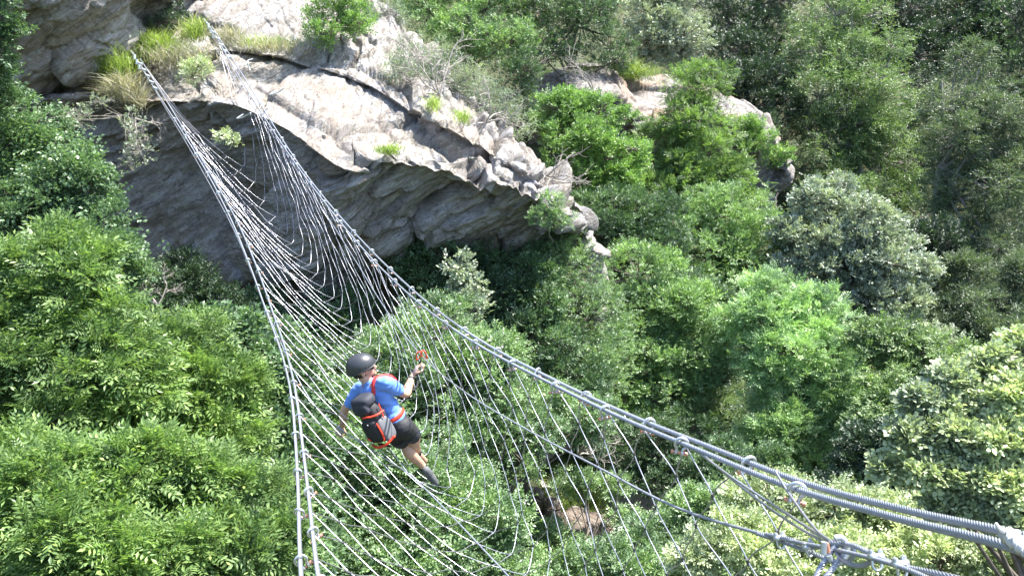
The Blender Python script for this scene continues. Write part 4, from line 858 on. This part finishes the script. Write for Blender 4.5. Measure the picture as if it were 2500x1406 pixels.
for sh, el, wr in ((shR, elR, wrR), (shL, elL, wrL)):
    limb(b, [loc(0, 0, sl_-.08)*.4+sh*.6, sh, mid3(sh, el, .4), el, mid3(el, wr, .3), mid3(el, wr, .75), wr], [.05, .054, .047, .038, .042, .031, .025], 5)
for hp, kn, an, to in ((hipR, knR, anR, toR), (hipL, knL, anL, toL)):
    calf = np.array([-.01, -.035, .01]); limb(b, [hp, mid3(hp, kn, .4), kn, mid3(kn, an, .3, calf), mid3(kn, an, .75), an], [.088, .078, .055, .057, .038, .033], 5); limb(b, [an, to], [.034, .03], 3)
def hand(wr, pd, side_v, grip, thumb_sign):
    "wrist, palm direction, across-the-palm direction, curl direction; five fingers wrap what is gripped"
    pd = pd/np.linalg.norm(pd); a = side_v-pd*(side_v@pd); a /= np.linalg.norm(a); g = np.cross(a, pd); g = g*(1 if g@grip > 0 else -1)
    pc = wr+pd*.05; R = np.stack([a, pd, g], 1); ellipsoid(b, pc, (.040, .050, .016), R, 16, 10, 0, .75)
    for k, (ox, L_) in enumerate(((-.030, .068), (-.010, .078), (.010, .073), (.029, .058))):
        k0 = wr+pd*.088+a*ox; k1 = k0+pd*L_*.42+g*.008; k2 = k1+pd*L_*.12+g*L_*.38; k3 = k2-pd*L_*.25+g*L_*.16
        limb(b, [wr+pd*.06+a*ox*.8, k0, k1, k2, k3], [.010, .0098, .009, .0082, .0074], 4)
    t0 = wr+pd*.03+a*.028*thumb_sign; limb(b, [t0, t0+a*.028*thumb_sign+pd*.022+g*.012, t0+a*.026*thumb_sign+pd*.048+g*.030, t0+a*.012*thumb_sign+pd*.062+g*.042], [.014, .0115, .0105, .009], 4)
    return pc, R
grR = A(1034, 873, 7.40); grL = A(831, 1046, 7.45)
hpR = hand(wrR, grR-wrR, np.array([.3, -.8, .3]), np.array([0.3, .9, 0]), 1)
hpL = hand(wrL, np.array(grL-wrL)+np.array([-.02, .05, -.05]), np.array([.8, -.3, .2]), np.array([0, .6, -.6]), 1)
fuse(b, 'body', skin, man, .0055, 3, .5)
# shirt
b = MB(); g = .014
ellipsoid(b, loc(0, -.002, sl_-.17), (.172, .118, .17), TR, 24, 16); ellipsoid(b, loc(0, .0, sl_-.075), (.15, .09, .062), TR, 20, 12); ellipsoid(b, loc(0, .008, .17), (.155, .112, .17), TR, 24, 14); ellipsoid(b, loc(0, .0, .07), (.162, .118, .10), TR, 24, 14, 0, .8)
limb(b, [loc(0, 0, sl_-.07), loc(0, .0, sl_-.022)], [.075, .068], 3)
for sh, el in ((shR, elR), (shL, elL)):
    limb(b, [loc(0, 0, sl_-.09)*.4+sh*.6, sh, mid3(sh, el, .35), mid3(sh, el, .66)], [.066, .07, .068, .06], 5)
sh_o = fuse(b, 'shirt', cloth_blue, man, .009, 3, .5)
# fold relief on the shirt
me = sh_o.data; co = np.zeros(len(me.vertices)*3, np.float32); me.vertices.foreach_get('co', co); co = co.reshape(-1, 3); no = np.array([v.normal[:] for v in me.vertices])
co = co+no*(.008*fbm(co*np.array([9, 9, 22]), 2, 5)-.001)[:, None]; me.vertices.foreach_set('co', co.astype(np.float32).ravel()); me.update()
# shorts
b = MB(); ellipsoid(b, loc(0, 0, .02), (.168, .122, .10), TR, 24, 14, 0, .8); ellipsoid(b, loc(0, -.012, -.04), (.165, .13, .10), TR, 24, 14)
limb(b, [hipL, mid3(hipL, knL, .4), mid3(hipL, knL, .76)], [.104, .096, .088], 6); limb(b, [hipR, mid3(hipR, knR, .4), mid3(hipR, knR, .80)], [.104, .094, .086], 6)
fuse(b, 'shorts', black, man, .009, 3, .5)
b = MB(); v = knL-hipL; tube(b, [hipL+v*.5-np.array([.0, .012, 0]), hipL+v*.72-np.array([0, .008, 0])], [.094, .089], 18, flat=.96); b.build('shorts_panel', grey, man)
b = MB(); v = knR-hipR; tube(b, [hipR+v*.45-np.array([.0, .010, 0]), hipR+v*.7-np.array([-.005, .008, 0])], [.095, .088], 18, flat=.96); b.build('shorts_panel', grey, man)
# helmet
def dome(rad, z0, nu=40, nv=18):
    mb = MB(); u = np.linspace(0, 2*np.pi, nu, endpoint=False); v = np.linspace(0, np.pi/2, nv); U, W = np.meshgrid(u, v)
    X = np.stack([np.cos(W)*np.cos(U)*rad[0], np.cos(W)*np.sin(U)*rad[1], np.sin(W)*rad[2]], -1)
    lowr = (1-np.sin(W))**3; X[..., 2] += -(.040*np.clip(-np.sin(U), 0, 1)+.002)*lowr
    Vv = (X.reshape(-1, 3)+[0, -.008, z0])@HR_.T+head; i = np.arange(nv-1)[:, None]; j = np.arange(nu)[None]; k = (j+1) % nu
    mb.add(Vv, np.stack([i*nu+j+0*k, i*nu+k, (i+1)*nu+k, (i+1)*nu+j+0*k], -1).reshape(-1, 4)); return mb, (X[0]+[0, -.008, z0])@HR_.T+head
hm, rim = dome((.112, .138, .112), .034); tube(hm, np.vstack([rim, rim[:2]]), .005, 8, cap=False)
helm = hm.build('helmet', shell, man)
inner, _ = dome((.104, .129, .103), .030); inner.build('helmet_padding', black, helm)
vm = MB()
for s in (-1, 1):
    for q, x in enumerate((.030, .062)):
        for y0, y1 in ((-.085, -.035), (-.005, .045)):
            pp = []
            for t in np.linspace(0, 1, 6):
                y = y0+(y1-y0)*t; zz = .112*math.sqrt(max(0, 1-(x/.112)**2-(y/.138)**2)); pp.append(hl(s*x, y-.008, .034+zz-.0035))
            tube(vm, pp, [.003, .006, .0065, .0065, .006, .003], 8)
vm.build('helmet_vent', simple('vent_dark', (.006,)*3, .8), helm)
b = MB()
for s in (-1, 1): limb(b, [hl(s*.088, .02, -.01), hl(s*.076, .035, -.06), hl(s*.03, .05, -.105)], [.006, .005, .005], 4)
b.build('chin_strap', black, helm)
b = MB(); limb(b, [hl(.098, .045, .03), hl(.078, .095, .038)], [.008, .006], 3); b.build('helmet_sticker', white, helm)
b = MB()
for s in (-1, 1):
    ellipsoid(b, hl(s*.034, .092, .004), (.030, .010, .019), HR_, 14, 9, 0, .8); limb(b, [hl(s*.062, .085, .01), hl(s*.082, .0, .006)], [.005, .004], 3)
limb(b, [hl(-.01, .102, .01), hl(.01, .102, .01)], [.004, .004], 2); b.build('sunglasses', simple('dark_lens', (.01, .01, .012), .12, 0, .05), man)
b = MB(); ellipsoid(b, hl(0, -.03, -.035), (.074, .078, .045), HR_, 18, 12); ellipsoid(b, hl(0, .063, -.083), (.045, .036, .022), HR_, 14, 9); b.build('hair', hair_m, man, True)
# gloves, watch, socks, shoes
glove_m = simple('pale_glove_leather', (.42, .33, .28), .7, 0, .2, 30)
for (pc, R), wr, pd in ((hpR, wrR, grR-wrR), (hpL, wrL, grL-wrL)):
    b = MB(); ellipsoid(b, pc+R[:, 1]*.004, (.0435, .047, .0205), R, 18, 12, 0, .75); gl = b.build('glove', glove_m, man)
    b = MB(); pd = pd/np.linalg.norm(pd); tube(b, [wr-pd*.02, wr+pd*.022], [.031, .033], 16); b.build('glove_cuff', black, gl)
fa = elR-wrR; fa /= np.linalg.norm(fa); b = MB(); tube(b, [wrR+fa*.035, wrR+fa*.055], [.030, .031], 16); wt = b.build('watch', black, man)
b = MB(); q = wrR+fa*.045+np.array([.0, -.03, .008]); ellipsoid(b, q, (.017, .006, .017), None, 14, 8, 0, .7); b.build('watch_face', grey, wt)
shoe_m = simple('grey_mesh_shoe', (.10, .105, .11), .7, 0, .3, 60); sole_m = simple('pale_sole', (.50, .49, .46), .7, 0, .1, 40)
for an, to, kn in ((anL, toL, knL), (anR, toR, knR)):
    d = to-an; d /= np.linalg.norm(d); u = (kn-an); u /= np.linalg.norm(u); n_ = u-d*(u@d); n_ /= np.linalg.norm(n_)+1e-9; s_ = np.cross(d, n_); R = np.stack([s_, d, n_], 1)
    heel = an-n_*.03-d*.02; toe = an+d*.165-n_*.045
    b = MB(); limb(b, [heel, mid3(heel, toe, .45, n_*.006), toe], [.042, .043, .033], 5); limb(b, [an+u*.03, an-n_*.02+d*.02], [.042, .044], 3); so_ = fuse(b, 'shoe', shoe_m, man, .007, 2)
    b = MB(); c = (heel+toe)/2-n_*.034; ellipsoid(b, c, (.044, .145, .014), R, 24, 8, 0, .7); b.build('sole', sole_m, so_)
    b = MB()
    for k in range(3): q = an+d*(.045+.025*k)+n_*(.022-.006*k); limb(b, [q-s_*.03-n_*.008, q+n_*.008, q+s_*.03-n_*.008], [.004]*3, 3)
    b.build('laces', white, so_)
    b = MB(); tube(b, [an+u*.055, an+u*.04, an+u*.01, an-n_*.01], [.041, .042, .043, .044], 16); b.build('sock', black, man)
# climbing harness
b = MB(); th = np.linspace(0, 2*np.pi, 37); tube(b, [loc(.168*math.cos(a), .127*math.sin(a), .085+.006*math.sin(3*a)) for a in th], .02, 8, flat=.35, up=zs, cap=False)
hb = b.build('harness_belt', orange, man)
b = MB()
for hp, kn in ((hipL, knL), (hipR, knR)):
    v = (kn-hp)/np.linalg.norm(kn-hp); e1 = np.cross(v, zs); e1 /= np.linalg.norm(e1); e2 = np.cross(v, e1); c = hp+v*.09; tube(b, [c+.108*(e1*math.cos(a)+e2*math.sin(a)) for a in th], .014, 8, flat=.4, up=v, cap=False)
b.build('leg_loop', grey, hb)
b = MB()
for x0, x1 in (((.10, .125, .10), (.075, .118, .33)), ((.15, .07, .10), (.13, .09, .30))): limb(b, [loc(*x0), loc(*x1)], [.011, .009], 4)
limb(b, [loc(.16, .06, .115), loc(.05, .14, .12)], [.018, .018], 4); b.build('chest_strap', orange, hb)
b = MB()
for k, (x, y, z) in enumerate(((.172, .02, .02), (.165, .06, .0), (-.10, -.13, -.0), (-.03, -.145, -.03), (.175, -.03, .03))):
    c = loc(x, y, z); e1 = rt*.3+zs*.9; e2 = fw; tube(b, [c+.020*e2*math.cos(a)+.036*e1*math.sin(a) for a in np.linspace(0, 2*np.pi, 17)], .0045, 7, cap=False)
b.build('gear_carabiner', M['steel'], hb)
b = MB(); limb(b, [loc(.13, .13, .24), loc(.15, .12, .14)], [.022, .02], 4); b.build('shock_absorber', simple('mauve_pouch', (.55, .38, .45), .7), hb)
# rucksack
pack = empty('rucksack', loc(0, -.2, .12)); tag(pack, 'black and charcoal rucksack with orange straps on the climber\'s back', 'rucksack')
PO = loc(.028, -.172, .20); tilt = np.array(zs); pl_ = lambda x, y, z: PO+TR@np.array([x, y, z])
b = MB(); ellipsoid(b, pl_(0, .01, -.05), (.120, .080, .205), TR, 28, 20, 0, .62); ellipsoid(b, pl_(0, -.05, -.11), (.105, .062, .12), TR, 24, 14, 0, .62); fuse(b, 'pack_body', black, pack, .008, 2)
b = MB(); ellipsoid(b, pl_(0, .0, .165), (.120, .086, .058), TR, 28, 16, 0, .68); ellipsoid(b, pl_(0, -.065, .115), (.10, .036, .055), TR, 24, 14, 0, .62); lid = fuse(b, 'pack_lid', grey, pack, .008, 2)
b = MB(); ellipsoid(b, pl_(.112, -.01, -.13), (.030, .07, .115), TR, 20, 14, 0, .62); b.build('side_pocket', lgrey, pack)
b = MB(); ellipsoid(b, pl_(-.108, -.01, -.13), (.026, .07, .11), TR, 20, 14, 0, .62); b.build('side_pocket', grey, pack)
b = MB()
limb(b, [pl_(.10, -.095, .05), pl_(.145, -.05, .04), pl_(.150, .03, .03)], [.009, .009, .008], 4); limb(b, [pl_(.128, -.085, -.03), pl_(.135, -.09, -.12), pl_(.11, -.09, -.20)], [.008]*3, 4)
limb(b, [pl_(.03, -.112, .06), pl_(.09, -.1, .055), pl_(.10, -.095, .05)], [.008]*3, 4); limb(b, [pl_(-.10, -.08, -.245), pl_(0, -.115, -.25), pl_(.10, -.085, -.245), pl_(.15, -.01, -.22)], [.012]*4, 5)
limb(b, [pl_(-.075, -.115, -.165), pl_(-.05, -.122, -.15), pl_(-.03, -.122, -.17)], [.006]*3, 3); limb(b, [pl_(.14, .03, .10), pl_(.146, .0, -.02)], [.005]*2, 3)
b.build('compression_strap', orange, pack)
b = MB()
for s in (-1, 1): limb(b, [pl_(s*.06, .09, .17), pl_(s*.075, .155, .26), pl_(s*.085, .245, .255), pl_(s*.095, .33, .18), pl_(s*.10, .345, .06)], [.017, .021, .021, .018, .012], 6)
b.build('shoulder_strap', red, pack)
b = MB()
for s in (-1, 1): limb(b, [pl_(s*.045, .09, .185), pl_(s*.058, .16, .275), pl_(s*.067, .25, .268)], [.007, .007, .006], 5)
b.build('strap_trim', orange, pack)
b = MB()   # small white mark on the lid: a peaked zigzag of two triangles
for dx, h in ((-.012, .020), (.008, .026)):
    o_ = np.array([dx-.002, -.113, .112]); b.add([pl_(*(o_+[-.009, 0, -.006])), pl_(*(o_+[.009, 0, -.006])), pl_(*(o_+[.004, -.002, h-.006]))], [[0, 1, 2]])
b.build('lid_mark', white, lid, False)
b = MB(); ellipsoid(b, pl_(.045, -.117, -.015), (.008, .003, .008), TR, 10, 6); b.build('white_badge', white, pack)
b = MB(); limb(b, [pl_(-.10, -.02, -.28), pl_(.10, -.06, -.285)], [.012, .012], 3); limb(b, [pl_(-.15, .02, .04), pl_(-.165, .02, .06)], [.018, .02], 3); b.build('pole_loop', black, pack)
# carabiner clipped to the hand cable, with its lanyard
cb = MB(); c = A(1030, 868, 7.40)
for o_, tl_ in ((np.array([-.03, 0, .005]), .5), (np.array([.02, .01, 0.0]), -.35)):
    e1 = np.array([math.sin(tl_), 0, math.cos(tl_)]); e2 = np.array([math.cos(tl_), .3, -math.sin(tl_)])
    tube(cb, [c+o_+e1*.044*math.sin(a)+e2*(.020+.007*math.sin(a))*math.cos(a) for a in np.linspace(0, 2*np.pi, 25)], .0055, 8, cap=False)
co_ = cb.build('carabiner', orange); tag(co_, 'pair of orange carabiners clipped on the hand cable above the glove', 'carabiner')
b = MB(); limb(b, [c+np.array([-.02, 0, -.05]), wrR+np.array([.045, -.01, .02]), mid3(wrR, elR, .6, (.06, 0, -.03)), loc(.15, .13, .24)], [.008, .009, .009, .008], 8)
tag(b.build('lanyard', black), 'black elastic lanyard running from the orange carabiners down to the harness', 'lanyard')
